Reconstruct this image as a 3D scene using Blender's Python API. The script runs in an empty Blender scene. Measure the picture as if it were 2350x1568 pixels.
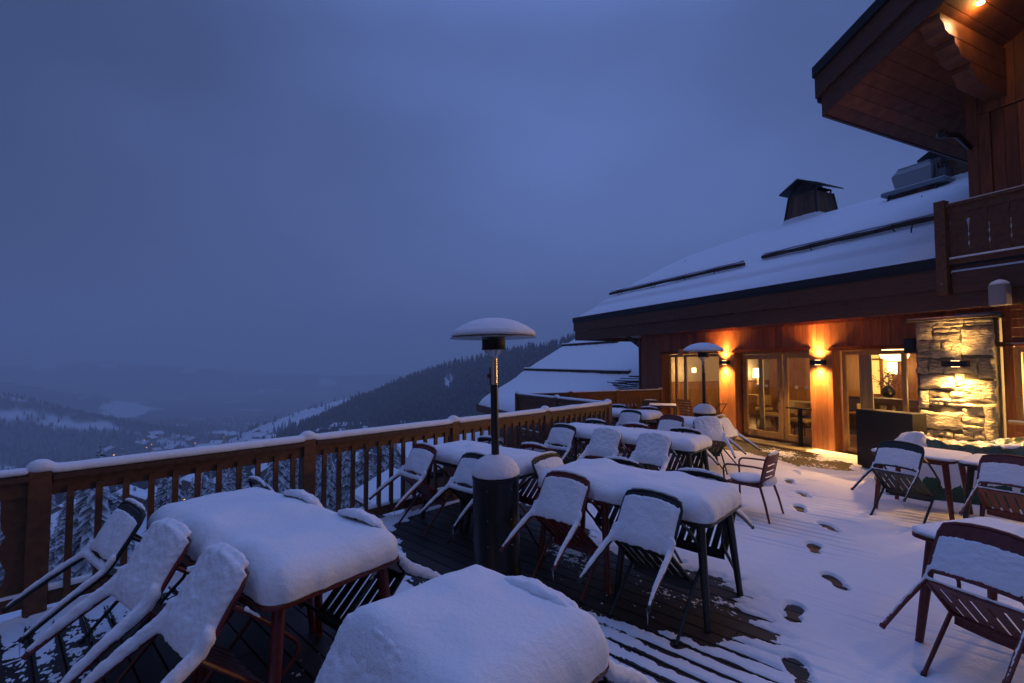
import bpy, bmesh, math, random
import numpy as np
from mathutils import Vector, Matrix, noise
random.seed(7); RNG = np.random.default_rng(7)
C = bpy.context.scene.collection
R = math.radians; PI = math.pi

# ------------------------------------------------------------------ camera
HC = 1.9; FPX = 1085.0; PITCH = math.atan(49 / FPX)
cam = bpy.data.cameras.new('camera'); camo = bpy.data.objects.new('camera', cam); C.objects.link(camo)
cam.sensor_width = 36; cam.lens = 36 * FPX / 2350; cam.clip_start = 0.05; cam.clip_end = 20000
camo.location = (0, 0, HC); camo.rotation_euler = (PI / 2 + PITCH, 0, 0)
sc = bpy.context.scene; sc.camera = camo
# ------------------------------------------------------------------ sky, light, exposure
SUN_EL, SUN_ROT = R(2.0), R(200)
w = bpy.data.worlds.new("World"); sc.world = w; w.use_nodes = True
nt = w.node_tree; nt.nodes.clear()
def N(t, **k):
    n = nt.nodes.new(t)
    for a, b in k.items(): setattr(n, a, b)
    return n
out = N('ShaderNodeOutputWorld'); bg = N('ShaderNodeBackground'); bg2 = N('ShaderNodeBackground'); add = N('ShaderNodeAddShader')
sky = N('ShaderNodeTexSky', sky_type='NISHITA', sun_disc=False, sun_elevation=SUN_EL, sun_rotation=SUN_ROT)
bg2.inputs[1].default_value = 0.012
nt.links.new(sky.outputs[0], bg2.inputs[0])
tc = N('ShaderNodeTexCoord')
mp = N('ShaderNodeMapping'); mp.inputs['Scale'].default_value = (1.0, 1.0, 2.2); mp.inputs['Rotation'].default_value = (0.3, 0.5, 0.2)
nz = N('ShaderNodeTexNoise'); nz.inputs['Scale'].default_value = 1.5; nz.inputs['Detail'].default_value = 3.5; nz.inputs['Roughness'].default_value = 0.42
nt.links.new(tc.outputs['Generated'], mp.inputs[0]); nt.links.new(mp.outputs[0], nz.inputs[0])
dot = N('ShaderNodeVectorMath', operation='DOT_PRODUCT'); dot.inputs[1].default_value = Vector((0.22, 0.93, 0.30)).normalized()
nt.links.new(tc.outputs['Generated'], dot.inputs[0])
mr = N('ShaderNodeMapRange'); mr.inputs[1].default_value = 0.45; mr.inputs[2].default_value = 1.0; mr.inputs[3].default_value = 0.28; mr.inputs[4].default_value = 1.12
nt.links.new(dot.outputs['Value'], mr.inputs[0])
mr2 = N('ShaderNodeMapRange'); mr2.inputs[1].default_value = 0.3; mr2.inputs[2].default_value = 0.7; mr2.inputs[3].default_value = 0.70; mr2.inputs[4].default_value = 1.26
nt.links.new(nz.outputs[0], mr2.inputs[0])
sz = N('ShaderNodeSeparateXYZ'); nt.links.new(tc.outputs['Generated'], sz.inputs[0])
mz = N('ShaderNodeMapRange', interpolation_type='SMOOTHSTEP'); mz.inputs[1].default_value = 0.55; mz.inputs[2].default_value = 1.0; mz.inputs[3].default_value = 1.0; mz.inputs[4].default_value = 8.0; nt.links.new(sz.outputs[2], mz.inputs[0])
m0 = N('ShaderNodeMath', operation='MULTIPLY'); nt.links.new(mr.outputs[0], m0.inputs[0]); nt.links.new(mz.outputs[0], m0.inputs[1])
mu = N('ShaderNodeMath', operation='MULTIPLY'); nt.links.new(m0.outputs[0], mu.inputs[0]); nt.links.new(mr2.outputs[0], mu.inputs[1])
SKY_COL = (0.090, 0.148, 0.395, 1)
bg.inputs[0].default_value = SKY_COL
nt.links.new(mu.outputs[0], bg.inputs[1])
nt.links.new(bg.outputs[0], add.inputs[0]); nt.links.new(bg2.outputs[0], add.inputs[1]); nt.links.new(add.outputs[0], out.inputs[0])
sl = bpy.data.lights.new('sun', 'SUN'); sl.energy = 0.06; sl.angle = R(40); sl.color = (0.75, 0.82, 1.0)
so = bpy.data.objects.new('sun', sl); C.objects.link(so); so.rotation_euler = (R(35), 0, R(40))
sc.view_settings.view_transform = 'Standard'; sc.view_settings.look = 'None'; sc.view_settings.exposure = 0.0; sc.view_settings.gamma = 1
sc.cycles.volume_bounces = 2; sc.cycles.max_bounces = 8; sc.cycles.diffuse_bounces = 3; sc.cycles.glossy_bounces = 3
sc.cycles.transparent_max_bounces = 12
sc.cycles.use_denoising = True
HAZE_DENSITY = 0.00054

# ------------------------------------------------------------------ helpers
FW = Vector((0, math.cos(PITCH), math.sin(PITCH))); UP = Vector((0, -math.sin(PITCH), math.cos(PITCH)))
def ray(u, v):
    return Vector(((u - 1175) / FPX, 0, 0)) + FW - UP * ((v - 784) / FPX)
def G(u, v, z=0.0):
    r = ray(u, v); t = (z - HC) / r.z
    return Vector((0, 0, HC)) + r * t
def D_at(u, v, Y):
    r = ray(u, v); return Vector((0, 0, HC)) + r * (Y / r.y)
def empty(name, loc=(0, 0, 0), rz=0.0):
    o = bpy.data.objects.new(name, None); C.objects.link(o); o.location = loc; o.rotation_euler = (0, 0, rz); o.empty_display_size = .2
    return o
def tag(o, label=None, cat=None, group=None, kind=None):
    if label: o['label'] = label
    if cat: o['category'] = cat
    if group: o['group'] = group
    if kind: o['kind'] = kind
    return o
def struct(o): o['kind'] = 'structure'; return o
def kids(o): return [c for c in bpy.data.objects if c.parent == o]
KID = {}
def link_parent(o, p):
    o.parent = p; KID.setdefault(p.name, []).append(o)
def copy_tree(o, parent=None):
    c = o.copy(); C.objects.link(c)
    if parent is not None: link_parent(c, parent)
    for ch in list(KID.get(o.name, [])): copy_tree(ch, c)
    return c
def smoothmesh(me, ang=40):
    me.polygons.foreach_set('use_smooth', [True] * len(me.polygons))
    try: me.set_sharp_from_angle(angle=R(ang))
    except Exception: pass
class MB:
    """collects shapes into one mesh"""
    def __init__(s, M=None): s.v = []; s.f = []; s.t = []; s.M = M or Matrix.Identity(4); s.tone = 0.5
    def add(s, vs, fs):
        n = len(s.v); s.v += [s.M @ Vector(p) for p in vs]
        for f in fs: s.f.append([n + i for i in f]); s.t.append(s.tone)
        return s
    def box(s, x0, x1, y0, y1, z0, z1):
        vs = [(x, y, z) for x in (x0, x1) for y in (y0, y1) for z in (z0, z1)]
        return s.add(vs, [(0, 1, 3, 2), (4, 6, 7, 5), (0, 4, 5, 1), (2, 3, 7, 6), (0, 2, 6, 4), (1, 5, 7, 3)])
    def hexa(s, p):  # 8 pts: bottom 4 (ccw), top 4
        return s.add(p, [(3, 2, 1, 0), (4, 5, 6, 7), (0, 1, 5, 4), (1, 2, 6, 5), (2, 3, 7, 6), (3, 0, 4, 7)])
    def beam(s, a, b, wd, h, up=(0, 0, 1)):
        a = Vector(a); b = Vector(b); d = (b - a).normalized(); sx = d.cross(Vector(up)).normalized() * wd / 2; uz = sx.cross(d).normalized() * h / 2
        return s.hexa([a - sx - uz, a + sx - uz, b + sx - uz, b - sx - uz, a - sx + uz, a + sx + uz, b + sx + uz, b - sx + uz])
    def tube(s, pts, rad, n=8, cap=True):
        pts = [Vector(p) for p in pts]; m = len(pts)
        rr = rad if isinstance(rad, (list, tuple)) else [rad] * m
        vs = []; fs = []; ref = None
        for i, p in enumerate(pts):
            d = (pts[min(i + 1, m - 1)] - pts[max(i - 1, 0)]).normalized()
            if ref is None:
                ref = Vector((0, 0, 1)) if abs(d.z) < .9 else Vector((1, 0, 0))
            sx = d.cross(ref).normalized(); ref = sx.cross(d).normalized()
            for k in range(n):
                a = 2 * PI * k / n; vs.append(p + (sx * math.cos(a) + ref * math.sin(a)) * rr[i])
        for i in range(m - 1):
            for k in range(n):
                fs.append((i * n + k, i * n + (k + 1) % n, (i + 1) * n + (k + 1) % n, (i + 1) * n + k))
        if cap: fs.append(tuple(range(n - 1, -1, -1))); fs.append(tuple((m - 1) * n + k for k in range(n)))
        return s.add(vs, fs)
    def lathe(s, prof, n=24, c=(0, 0, 0)):
        vs = []; fs = []; m = len(prof)
        for (r, z) in prof:
            for k in range(n):
                a = 2 * PI * k / n; vs.append((c[0] + r * math.cos(a), c[1] + r * math.sin(a), c[2] + z))
        for i in range(m - 1):
            for k in range(n): fs.append((i * n + k, i * n + (k + 1) % n, (i + 1) * n + (k + 1) % n, (i + 1) * n + k))
        fs.append(tuple(range(n - 1, -1, -1))); fs.append(tuple((m - 1) * n + k for k in range(n)))
        return s.add(vs, fs)
    def mesh(s, name, mat, smooth=False, ang=40):
        me = bpy.data.meshes.new(name); me.from_pydata([tuple(p) for p in s.v], [], s.f); me.update()
        at = me.attributes.new('tone', 'FLOAT', 'FACE'); at.data.foreach_set('value', s.t)
        if mat: me.materials.append(mat)
        bm = bmesh.new(); bm.from_mesh(me); bmesh.ops.recalc_face_normals(bm, faces=bm.faces); bm.to_mesh(me); bm.free()
        if smooth: smoothmesh(me, ang)
        return me
    def build(s, name, mat, parent=None, smooth=False, bevel=0, ang=40):
        o = bpy.data.objects.new(name, s.mesh(name, mat, smooth, ang)); C.objects.link(o)
        if parent is not None: link_parent(o, parent)
        if bevel:
            m = o.modifiers.new('bevel', 'BEVEL'); m.width = bevel; m.segments = 2; m.limit_method = 'ANGLE'; m.angle_limit = R(50)
        return o
def np_mesh(name, V, F, mat, smooth=True):
    me = bpy.data.meshes.new(name)
    V = np.asarray(V, np.float32); F = np.asarray(F, np.int32); k = F.shape[1]
    me.vertices.add(len(V)); me.vertices.foreach_set('co', V.ravel())
    me.loops.add(F.size); me.loops.foreach_set('vertex_index', F.ravel())
    me.polygons.add(len(F)); me.polygons.foreach_set('loop_start', np.arange(0, F.size, k, dtype=np.int32)); me.polygons.foreach_set('loop_total', np.full(len(F), k, np.int32))
    me.update(calc_edges=True)
    if smooth: me.polygons.foreach_set('use_smooth', np.ones(len(F), bool))
    if mat: me.materials.append(mat)
    me.validate()
    return me
def obj(name, me, parent=None):
    o = bpy.data.objects.new(name, me); C.objects.link(o)
    if parent is not None: link_parent(o, parent)
    return o
def baked(mb, name, mat, voxel=.012, smooth=8, jitter=0.0):
    """union of shapes -> one puffy surface"""
    o = bpy.data.objects.new('tmp', mb.mesh('tmp', None)); C.objects.link(o)
    m = o.modifiers.new('r', 'REMESH'); m.mode = 'VOXEL'; m.voxel_size = voxel; m.adaptivity = 0
    s = o.modifiers.new('s', 'SMOOTH'); s.iterations = smooth; s.factor = .5
    dg = bpy.context.evaluated_depsgraph_get(); dg.update()
    me = bpy.data.meshes.new_from_object(o.evaluated_get(dg)); me.name = name
    bpy.data.objects.remove(o)
    if jitter:
        for v in me.vertices:
            n = noise.noise(v.co * 9) * .35 + noise.noise(v.co * 22) * .7 + noise.noise(v.co * 60) * .5
            v.co += v.normal * n * jitter
    me.materials.clear(); me.materials.append(mat); smoothmesh(me, 80)
    return me
_NT = {}
def vnoise(x, y, scale, seed, octv=3, rough=.5):
    """value noise on numpy arrays, -1..1"""
    T = _NT.get(seed)
    if T is None: T = _NT[seed] = np.random.default_rng(seed).random((256, 256)) * 2 - 1
    res = np.zeros_like(x); amp = 1; tot = 0
    for o in range(octv):
        X = x * scale * 2**o + 37.1 * o + 1000; Y = y * scale * 2**o + 11.7 * o + 1000
        xi = np.floor(X).astype(int); yi = np.floor(Y).astype(int); fx = X - xi; fy = Y - yi
        fx = fx * fx * (3 - 2 * fx); fy = fy * fy * (3 - 2 * fy)
        a = T[xi % 256, yi % 256]; b = T[(xi + 1) % 256, yi % 256]; c = T[xi % 256, (yi + 1) % 256]; d = T[(xi + 1) % 256, (yi + 1) % 256]
        res += amp * ((a * (1 - fx) + b * fx) * (1 - fy) + (c * (1 - fx) + d * fx) * fy); tot += amp; amp *= rough
    return res / tot
def sstep(a, b, x):
    t = np.clip((x - a) / (b - a), 0, 1); return t * t * (3 - 2 * t)

# ------------------------------------------------------------------ materials
def mat(name, col=(.5, .5, .5), rough=.6, metal=0, emit=None, es=1.0):
    m = bpy.data.materials.new(name); m.use_nodes = True; b = m.node_tree.nodes['Principled BSDF']
    b.inputs['Base Color'].default_value = (*col, 1); b.inputs['Roughness'].default_value = rough; b.inputs['Metallic'].default_value = metal
    if emit: b.inputs['Emission Color'].default_value = (*emit, 1); b.inputs['Emission Strength'].default_value = es
    return m
def nodes(m): return m.node_tree.nodes, m.node_tree.links, m.node_tree.nodes['Principled BSDF']
def noisy(m, c1, c2, scale=8, stretch=(1, 1, 1), detail=6, bump=.2, bscale=None, dist=.01, lo=.35, hi=.65, coord='Object', rot=(0, 0, 0)):
    n, l, b = nodes(m)
    tc = n.new('ShaderNodeTexCoord'); mp = n.new('ShaderNodeMapping'); mp.inputs['Scale'].default_value = stretch; mp.inputs['Rotation'].default_value = rot
    nz = n.new('ShaderNodeTexNoise'); nz.inputs['Scale'].default_value = scale; nz.inputs['Detail'].default_value = detail
    l.new(tc.outputs[coord], mp.inputs[0]); l.new(mp.outputs[0], nz.inputs[0])
    cr = n.new('ShaderNodeValToRGB'); cr.color_ramp.elements[0].position = lo; cr.color_ramp.elements[1].position = hi
    cr.color_ramp.elements[0].color = (*c1, 1); cr.color_ramp.elements[1].color = (*c2, 1)
    l.new(nz.outputs[0], cr.inputs[0]); l.new(cr.outputs[0], b.inputs['Base Color'])
    if bump:
        nb = nz
        if bscale:
            nb = n.new('ShaderNodeTexNoise'); nb.inputs['Scale'].default_value = bscale; nb.inputs['Detail'].default_value = 5; l.new(mp.outputs[0], nb.inputs[0])
        bp = n.new('ShaderNodeBump'); bp.inputs['Strength'].default_value = bump; bp.inputs['Distance'].default_value = dist
        l.new(nb.outputs[0], bp.inputs['Height']); l.new(bp.outputs[0], b.inputs['Normal'])
    return m, cr
def tone_mix(m, cr, lo=.55, hi=1.25):
    """each board keeps a tone of its own"""
    n, l, b = nodes(m)
    a = n.new('ShaderNodeAttribute'); a.attribute_name = 'tone'
    mr = n.new('ShaderNodeMapRange'); mr.inputs[3].default_value = lo; mr.inputs[4].default_value = hi
    l.new(a.outputs['Fac'], mr.inputs[0])
    vm = n.new('ShaderNodeVectorMath'); vm.operation = 'SCALE'; l.new(cr.outputs[0], vm.inputs[0]); l.new(mr.outputs[0], vm.inputs['Scale'])
    l.new(vm.outputs[0], b.inputs['Base Color'])
def snow_mat(name='snow', bs=60, d=.006, strength=.35):
    m = mat(name, (.80, .82, .86), .75); n, l, b = nodes(m)
    b.inputs['Specular IOR Level'].default_value = .2
    tc = n.new('ShaderNodeTexCoord'); nz = n.new('ShaderNodeTexNoise'); nz.inputs['Scale'].default_value = bs; nz.inputs['Detail'].default_value = 6
    n2 = n.new('ShaderNodeTexNoise'); n2.inputs['Scale'].default_value = bs * 5; n2.inputs['Detail'].default_value = 3
    ad = n.new('ShaderNodeMath'); ad.operation = 'MULTIPLY_ADD'; ad.inputs[1].default_value = .4
    l.new(tc.outputs['Object'], nz.inputs[0]); l.new(tc.outputs['Object'], n2.inputs[0]); l.new(n2.outputs[0], ad.inputs[0]); l.new(nz.outputs[0], ad.inputs[2])
    bp = n.new('ShaderNodeBump'); bp.inputs['Strength'].default_value = strength; bp.inputs['Distance'].default_value = d
    l.new(ad.outputs[0], bp.inputs['Height']); l.new(bp.outputs[0], b.inputs['Normal'])
    return m
SNOW = snow_mat('snow', 38, .012, .5); SNOWR = snow_mat('roof_snow', 4, .05, .3)
SNOWD = snow_mat('deck_snow', 45, .01, .5)
def wood(name, c1, c2, st, rough=.55, bump=.25, lo=.6, hi=1.25, rot=(0, 0, 0), scale=3.0):
    m = mat(name, c1, rough); m, cr = noisy(m, c1, c2, scale, st, 8, bump, None, .006, .3, .7, 'Object', rot); tone_mix(m, cr, lo, hi); return m
ANG_S = math.atan2(.736, .676)       # rail direction
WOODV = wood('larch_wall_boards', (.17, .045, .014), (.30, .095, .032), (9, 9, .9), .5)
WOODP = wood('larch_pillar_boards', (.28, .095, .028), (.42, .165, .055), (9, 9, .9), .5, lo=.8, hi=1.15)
WOODD = wood('dark_fascia_boards', (.065, .024, .012), (.12, .045, .022), (1.2, 1.2, 14), .6, .3, .8, 1.15)
WOODS = wood('soffit_boards', (.14, .042, .015), (.24, .078, .028), (2, 2, 2), .6, .2, .75, 1.2)
WOODR = wood('rail_wood', (.075, .028, .010), (.15, .060, .022), (6, 6, 6), .6, .3, .75, 1.2)
WOODRD = wood('old_rail_wood', (.06, .026, .014), (.12, .05, .025), (6, 6, 6), .65, .3, .75, 1.2)
OAK = wood('window_oak', (.30, .17, .06), (.42, .26, .10), (8, 8, 1.5), .45, .1, .9, 1.1)
DECK = mat('wet_deck_board', (.03, .02, .015), .55)
DECK, _cr = noisy(DECK, (.005, .004, .0035), (.020, .014, .011), 14, (1, 1, 1), 8, .5, 90, .004, .35, .75); tone_mix(DECK, _cr, .6, 1.3)
DECKW = mat('oiled_door_step', (.16, .09, .04), .3); DECKW, _cr = noisy(DECKW, (.07, .035, .016), (.17, .09, .04), 7, (1, 6, 1), 6, .4, 40, .004, .35, .7); tone_mix(DECKW, _cr, .7, 1.2)
BLACKM = mat('black_metal', (.006, .006, .007), .3, .0)
REDM = mat('red_painted_metal', (.16, .022, .014), .45); REDM, _ = noisy(REDM, (.085, .011, .008), (.14, .020, .013), 30, (1, 1, 1), 4, .15, 220, .001)
GREENM = mat('dark_green_painted_metal', (.012, .018, .016), .4); GREENM, _ = noisy(GREENM, (.005, .008, .007), (.012, .017, .015), 30, (1, 1, 1), 4, .15, 220, .001)
STEEL = mat('brushed_steel', (.45, .43, .40), .25, 1)
FLASH = mat('dark_zinc_flashing', (.018, .02, .026), .4, .4)
BARK = mat('log_wood', (.10, .06, .04), .8); noisy(BARK, (.035, .024, .02), (.09, .06, .045), 5, (4, 4, 4), 6, .5, None, .01)
GLASS = mat('window_glass', (1, 1, 1), .02)
n_, l_, b_ = nodes(GLASS)
_tr = n_.new('ShaderNodeBsdfTransparent'); _tr.inputs[0].default_value = (.93, .92, .88, 1); _gl = n_.new('ShaderNodeBsdfGlossy'); _gl.inputs['Roughness'].default_value = .02
_lw = n_.new('ShaderNodeLayerWeight'); _lw.inputs[0].default_value = .5; _pw = n_.new('ShaderNodeMath'); _pw.operation = 'POWER'; _pw.inputs[1].default_value = 4.5; l_.new(_lw.outputs['Facing'], _pw.inputs[0]); _fr = n_.new('ShaderNodeMath'); _fr.operation = 'MULTIPLY_ADD'; _fr.inputs[1].default_value = .6; _fr.inputs[2].default_value = .025; l_.new(_pw.outputs[0], _fr.inputs[0]); _mx = n_.new('ShaderNodeMixShader')
l_.new(_fr.outputs[0], _mx.inputs[0]); l_.new(_tr.outputs[0], _mx.inputs[1]); l_.new(_gl.outputs[0], _mx.inputs[2]); l_.new(_mx.outputs[0], n_['Material Output'].inputs[0])
def warm(name, s, col=(1, .55, .16)): return mat(name, (.8, .7, .5), .5, 0, col, s)

# ------------------------------------------------------------------ frames of reference
Sx = Vector((.676, .736, 0)).normalized(); Lx = Vector((-Sx.y, Sx.x, 0))      # along the railing / along the boards
P1 = Vector((-3.57, 3.62, 0))
WD = Vector((.406, -.914, 0)).normalized(); WN = Vector((-WD.y, WD.x, 0)); WO = Vector((5.85, 12.38, 0))  # along wall to the right / into the house
def W(s, n, z=0.0): return WO + WD * s + WN * n + Vector((0, 0, z))
WM = Matrix((( WD.x, WN.x, 0, WO.x), (WD.y, WN.y, 0, WO.y), (0, 0, 1, 0), (0, 0, 0, 1)))
# ------------------------------------------------------------------ terrace deck
DECK_Z = 0.0
rail_pts = [P1 + Sx * (2.04 * k) for k in range(-3, 5)]
P5 = rail_pts[-1]; R2E = Vector((.15, 12.6, 0)); R3E = Vector((4.62, 14.75, 0))
deck_poly = [rail_pts[0], P5, R2E, R3E, W(-3.4, .0), W(11, .0), W(13, -6)]
def ab(p): q = Vector((p[0], p[1], 0)) - P1; return q.dot(Lx) * -1, q.dot(Sx)      # a into the deck, b along railing
def from_ab(a, b, z=0.0): return P1 - Lx * a + Sx * b + Vector((0, 0, z))
poly_ab = [ab(p) for p in deck_poly]
def span(b):
    xs = []
    for i in range(len(poly_ab)):
        (a0, b0), (a1, b1) = poly_ab[i], poly_ab[(i + 1) % len(poly_ab)]
        if (b0 <= b) != (b1 <= b): xs.append(a0 + (a1 - a0) * (b - b0) / (b1 - b0))
    return (min(xs), max(xs)) if len(xs) >= 2 else None
mb = MB(); BW = .142; k = -40
b = -6.0
while b < 16:
    s = span(b + BW / 2)
    if s:
        cuts = [s[0]]; x = s[0] + random.uniform(1, 4)
        while x < s[1]: cuts.append(x); x += random.uniform(2.5, 4)
        cuts.append(s[1])
        for i in range(len(cuts) - 1):
            mb.tone = random.random()
            p = [from_ab(cuts[i] + .002, b + .004), from_ab(cuts[i + 1] - .002, b + .004), from_ab(cuts[i + 1] - .002, b + BW - .008), from_ab(cuts[i] + .002, b + BW - .008)]
            dz = random.uniform(-.0015, .0015)
            mb.hexa([q + Vector((0, 0, -.03)) for q in p] + [q + Vector((0, 0, dz)) for q in p])
    b += BW
struct(mb.build('deck', DECK))
mb = MB()
pp = [p.copy() for p in deck_poly]; n = len(pp)
mb.add([p + Vector((0, 0, -.035)) for p in pp] + [p + Vector((0, 0, -.35)) for p in pp], [tuple(range(n)), tuple(range(2 * n - 1, n - 1, -1))] + [(i, (i + 1) % n, n + (i + 1) % n, n + i) for i in range(n)])
struct(mb.build('deck_substructure', WOODRD))

# ------------------------------------------------------------------ table positions
TBL = []   # name, near corner N (the corner nearest the camera), direction along, direction across, [colours], size
def V2(x, y): return Vector((x, y, 0))
T2N = V2(-1.13, 2.25); T3N = V2(.02, 4.80); T4N = V2(1.39, 3.39); T5N = V2(2.33, 6.15); T6N = V2(2.72, 9.55); T7N = V2(3.33, 8.31); T9N = V2(5.10, 5.52)
Q = lambda d: (Vector((-d.y, d.x, 0)))
rows = {
 't1': (V2(-.13, 1.31), Lx, Sx, ['red'], .80, .80, .20),
 't2': (T2N, V2(-.79, .613).normalized(), V2(.613, .79).normalized(), ['red', 'red'], .90, .80, .175),
 't3': (T3N, Lx, Sx, ['green', 'green'], .78, .74, .15),
 't4': (T4N, Lx, Sx, ['green', 'red'], .80, .78, .175),
 't5': (T5N, Lx, Sx, ['green', 'red', 'red'], .78, .74, .15),
 't6': (T6N, Lx, Sx, ['green', 'green'], .78, .76, .14),
 't7': (T7N, Lx, Sx, ['red'], .80, .80, .13),
}
d9 = V2(-.56, .83).normalized(); s9 = V2(.83, .56).normalized()
rows['t9'] = (T9N, d9, s9, ['red'], .82, .80, .035)
rows['t9b'] = (T9N - d9 * .85, d9, s9, ['green'], .82, .80, .035)
d10 = V2(-.28, .96).normalized(); s10 = V2(.96, .28).normalized()
rows['t10'] = (V2(2.70, 3.30) - d10 * .8, d10, s10, ['red'], .80, .80, .04)
TABLE_MESH = {}
def rounded(sx, sy, r, n=6):
    pts = []
    for cx, cy, a0 in ((sx - r, sy - r, 0), (r, sy - r, 90), (r, r, 180), (sx - r, r, 270)):
        for k in range(n + 1):
            a = R(a0 + 90 * k / n); pts.append((cx + r * math.cos(a), cy + r * math.sin(a)))
    return pts
def make_table(colour, sx, sy):
    m = REDM if colour == 'red' else GREENM
    t = empty('terrace_table')
    mb = MB(); o = rounded(sx, sy, .085); k = len(o)
    mb.add([(x, y, .75) for x, y in o] + [(x, y, .722) for x, y in o], [tuple(range(k)), tuple(range(2 * k - 1, k - 1, -1))] + [(i, (i + 1) % k, k + (i + 1) % k, k + i) for i in range(k)])
    mb.build('tabletop', m, t, smooth=True, bevel=.006)
    for ix in (0, 1):
        for iy in (0, 1):
            mb = MB(); x = .10 if ix == 0 else sx - .10; y = .10 if iy == 0 else sy - .10
            xo = .035 if ix == 0 else sx - .035; yo = .035 if iy == 0 else sy - .035
            mb.tube([(x, y, .722), ((x + xo) / 2, (y + yo) / 2, .37), (xo, yo, .012)], [.034, .029, .023], 10)
            mb.lathe([(.026, 0), (.026, .02), (.02, .03)], 10, (xo, yo, 0))
            mb.build('leg', m, t, smooth=True)
    mb = MB(); mb.box(.10, sx - .10, .095, .105, .68, .722); mb.box(.10, sx - .10, sy - .105, sy - .095, .68, .722)
    mb.box(.095, .105, .11, sy - .11, .68, .722); mb.box(sx - .105, sx - .095, .11, sy - .11, .68, .722)
    mb.build('apron', m, t)
    return t
LAB_T = {
 't1': ['red metal table under the deepest snow at the bottom centre of the photo'],
 't2': ['red metal table nearest the camera at left, its rim showing beneath thick snow', 'red table joined behind the near left one, toward the wooden railing post'],
 't3': ['dark green metal table just behind the big patio heater', 'dark green table near the railing, left of the patio heater pole'],
 't4': ['dark green table with bare legs at the right end of the row beside the footprints', 'red table at the left end of the snowy row right of the patio heater'],
 't5': ['dark green table at the right end of the three table row', 'red table in the middle of the three table row', 'red table at the railing end of the three table row'],
 't6': ['dark green snowy table near the railing corner, right one of its pair', 'dark green snowy table tucked against the railing corner'],
 't7': ['red square snowy table in front of the far patio heater'],
 't9': ['red table with a thin snow layer beside the black planter box'],
 't9b': ['dark green table with thin snow in front of the green tarpaulin'],
 't10': ['red table with thin snow at the right edge, nearest of the right side'],
}
LAB_S = {
 't1': 'deep smooth snow slab covering the foreground table', 't2': 'thick snow slab bulging over the near left pair of tables',
 't3': 'snow slab on the tables behind the big patio heater', 't4': 'long snow slab on the two table row beside the footprints',
 't5': 'long snow slab covering the three table row', 't6': 'snow slab on the far pair of tables by the railing corner',
 't7': 'snow slab on the single red table before the far heater', 't9': 'thin snow layer on the red table by the planter box',
 't9b': 'thin snow layer on the dark table before the tarpaulin', 't10': 'thin snow layer on the red table at the right edge'}
def M_of(Nc, dx, dy):      # table local x along dx, y along dy
    return Matrix(((dx.x, dy.x, 0, Nc.x), (dx.y, dy.y, 0, Nc.y), (0, 0, 1, 0), (0, 0, 0, 1)))
proto_t = {}
def snow_slab(key, Nc, dx, dy, sx, sy, T, bumps):
    """snow lying on one row of tables: steep rounded rim, soft top"""
    def axis(L):
        e = [0, .003, .008, .016, .028, .045, .07, .1]
        m = np.linspace(.1, L - .1, max(4, int((L - .2) / .028)))
        return np.concatenate([e[:-1], m, [L - q for q in e[:-1]][::-1]])
    X, Y = np.meshgrid(axis(sx), axis(sy), indexing='ij'); sh = X.shape; r = .10
    qx = np.abs(X - sx / 2) - (sx / 2 - r); qy = np.abs(Y - sy / 2) - (sy / 2 - r)
    ln = np.hypot(np.maximum(qx, 0), np.maximum(qy, 0)); both = (qx > 0) & (qy > 0)
    m = np.maximum(qx, qy); sc_ = np.where(both, np.where(ln > 1e-6, np.maximum(m, 0) / np.maximum(ln, 1e-6), 1), 1)
    X = np.where(both, sx / 2 + np.sign(X - sx / 2) * (sx / 2 - r + np.maximum(qx, 0) * sc_), X)
    Y = np.where(both, sy / 2 + np.sign(Y - sy / 2) * (sy / 2 - r + np.maximum(qy, 0) * sc_), Y)
    d = np.where(both, r - np.maximum(m, 0), np.minimum(np.minimum(X, sx - X), np.minimum(Y, sy - Y)))
    Rr = min(T * .85, .125); t = np.clip(d / Rr, 0, 1); prof = np.sqrt(1 - (1 - t) ** 2) ** .9
    wide = .86 + .14 * np.clip(d / .3, 0, 1) ** .7
    nz = vnoise(X, Y, 3.2, hash(key) % 97, 3) * .09 + vnoise(X, Y, 17, 5, 2) * .02
    Z = T * prof * wide * (1 + nz)
    for (bx, by, amp, sg) in bumps: Z += amp * np.exp(-((X - bx) ** 2 + (Y - by) ** 2) / (2 * sg * sg)) * np.clip(t * 2, 0, 1)
    bul = np.sin(PI * np.clip(Z / max(T, .01), 0, 1)) * .014 * (1 - t) + .003
    wob = vnoise(X + Y, X - Y, 14, 9, 3) * .012 * (1 - t) * min(1, T * 9)
    X = X + np.sign(X - sx / 2) * (bul + wob) * (np.minimum(X, sx - X) <= d + .01); Y = Y + np.sign(Y - sy / 2) * (bul + wob) * (np.minimum(Y, sy - Y) <= d + .01)
    top = np.stack([X, Y, .752 + Z], -1).reshape(-1, 3)
    n0, n1 = sh; idx = np.arange(n0 * n1).reshape(sh)
    F = np.stack([idx[:-1, :-1], idx[1:, :-1], idx[1:, 1:], idx[:-1, 1:]], -1).reshape(-1, 4)
    bot = top.copy(); bot[:, 2] = .751
    V = np.concatenate([top, bot]); F2 = (F + n0 * n1)[:, ::-1]
    M = np.array(M_of(Nc, dx, dy)); V = V @ M[:3, :3].T + M[:3, 3]
    if np.linalg.det(M[:3, :3]) < 0: F = F[:, ::-1]; F2 = F2[:, ::-1]
    o = obj('snow_slab', np_mesh('snow_slab', V, np.concatenate([F, F2]), SNOW))
    tag(o, LAB_S[key], 'snow', 'snow slabs lying on the terrace tables')
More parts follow.
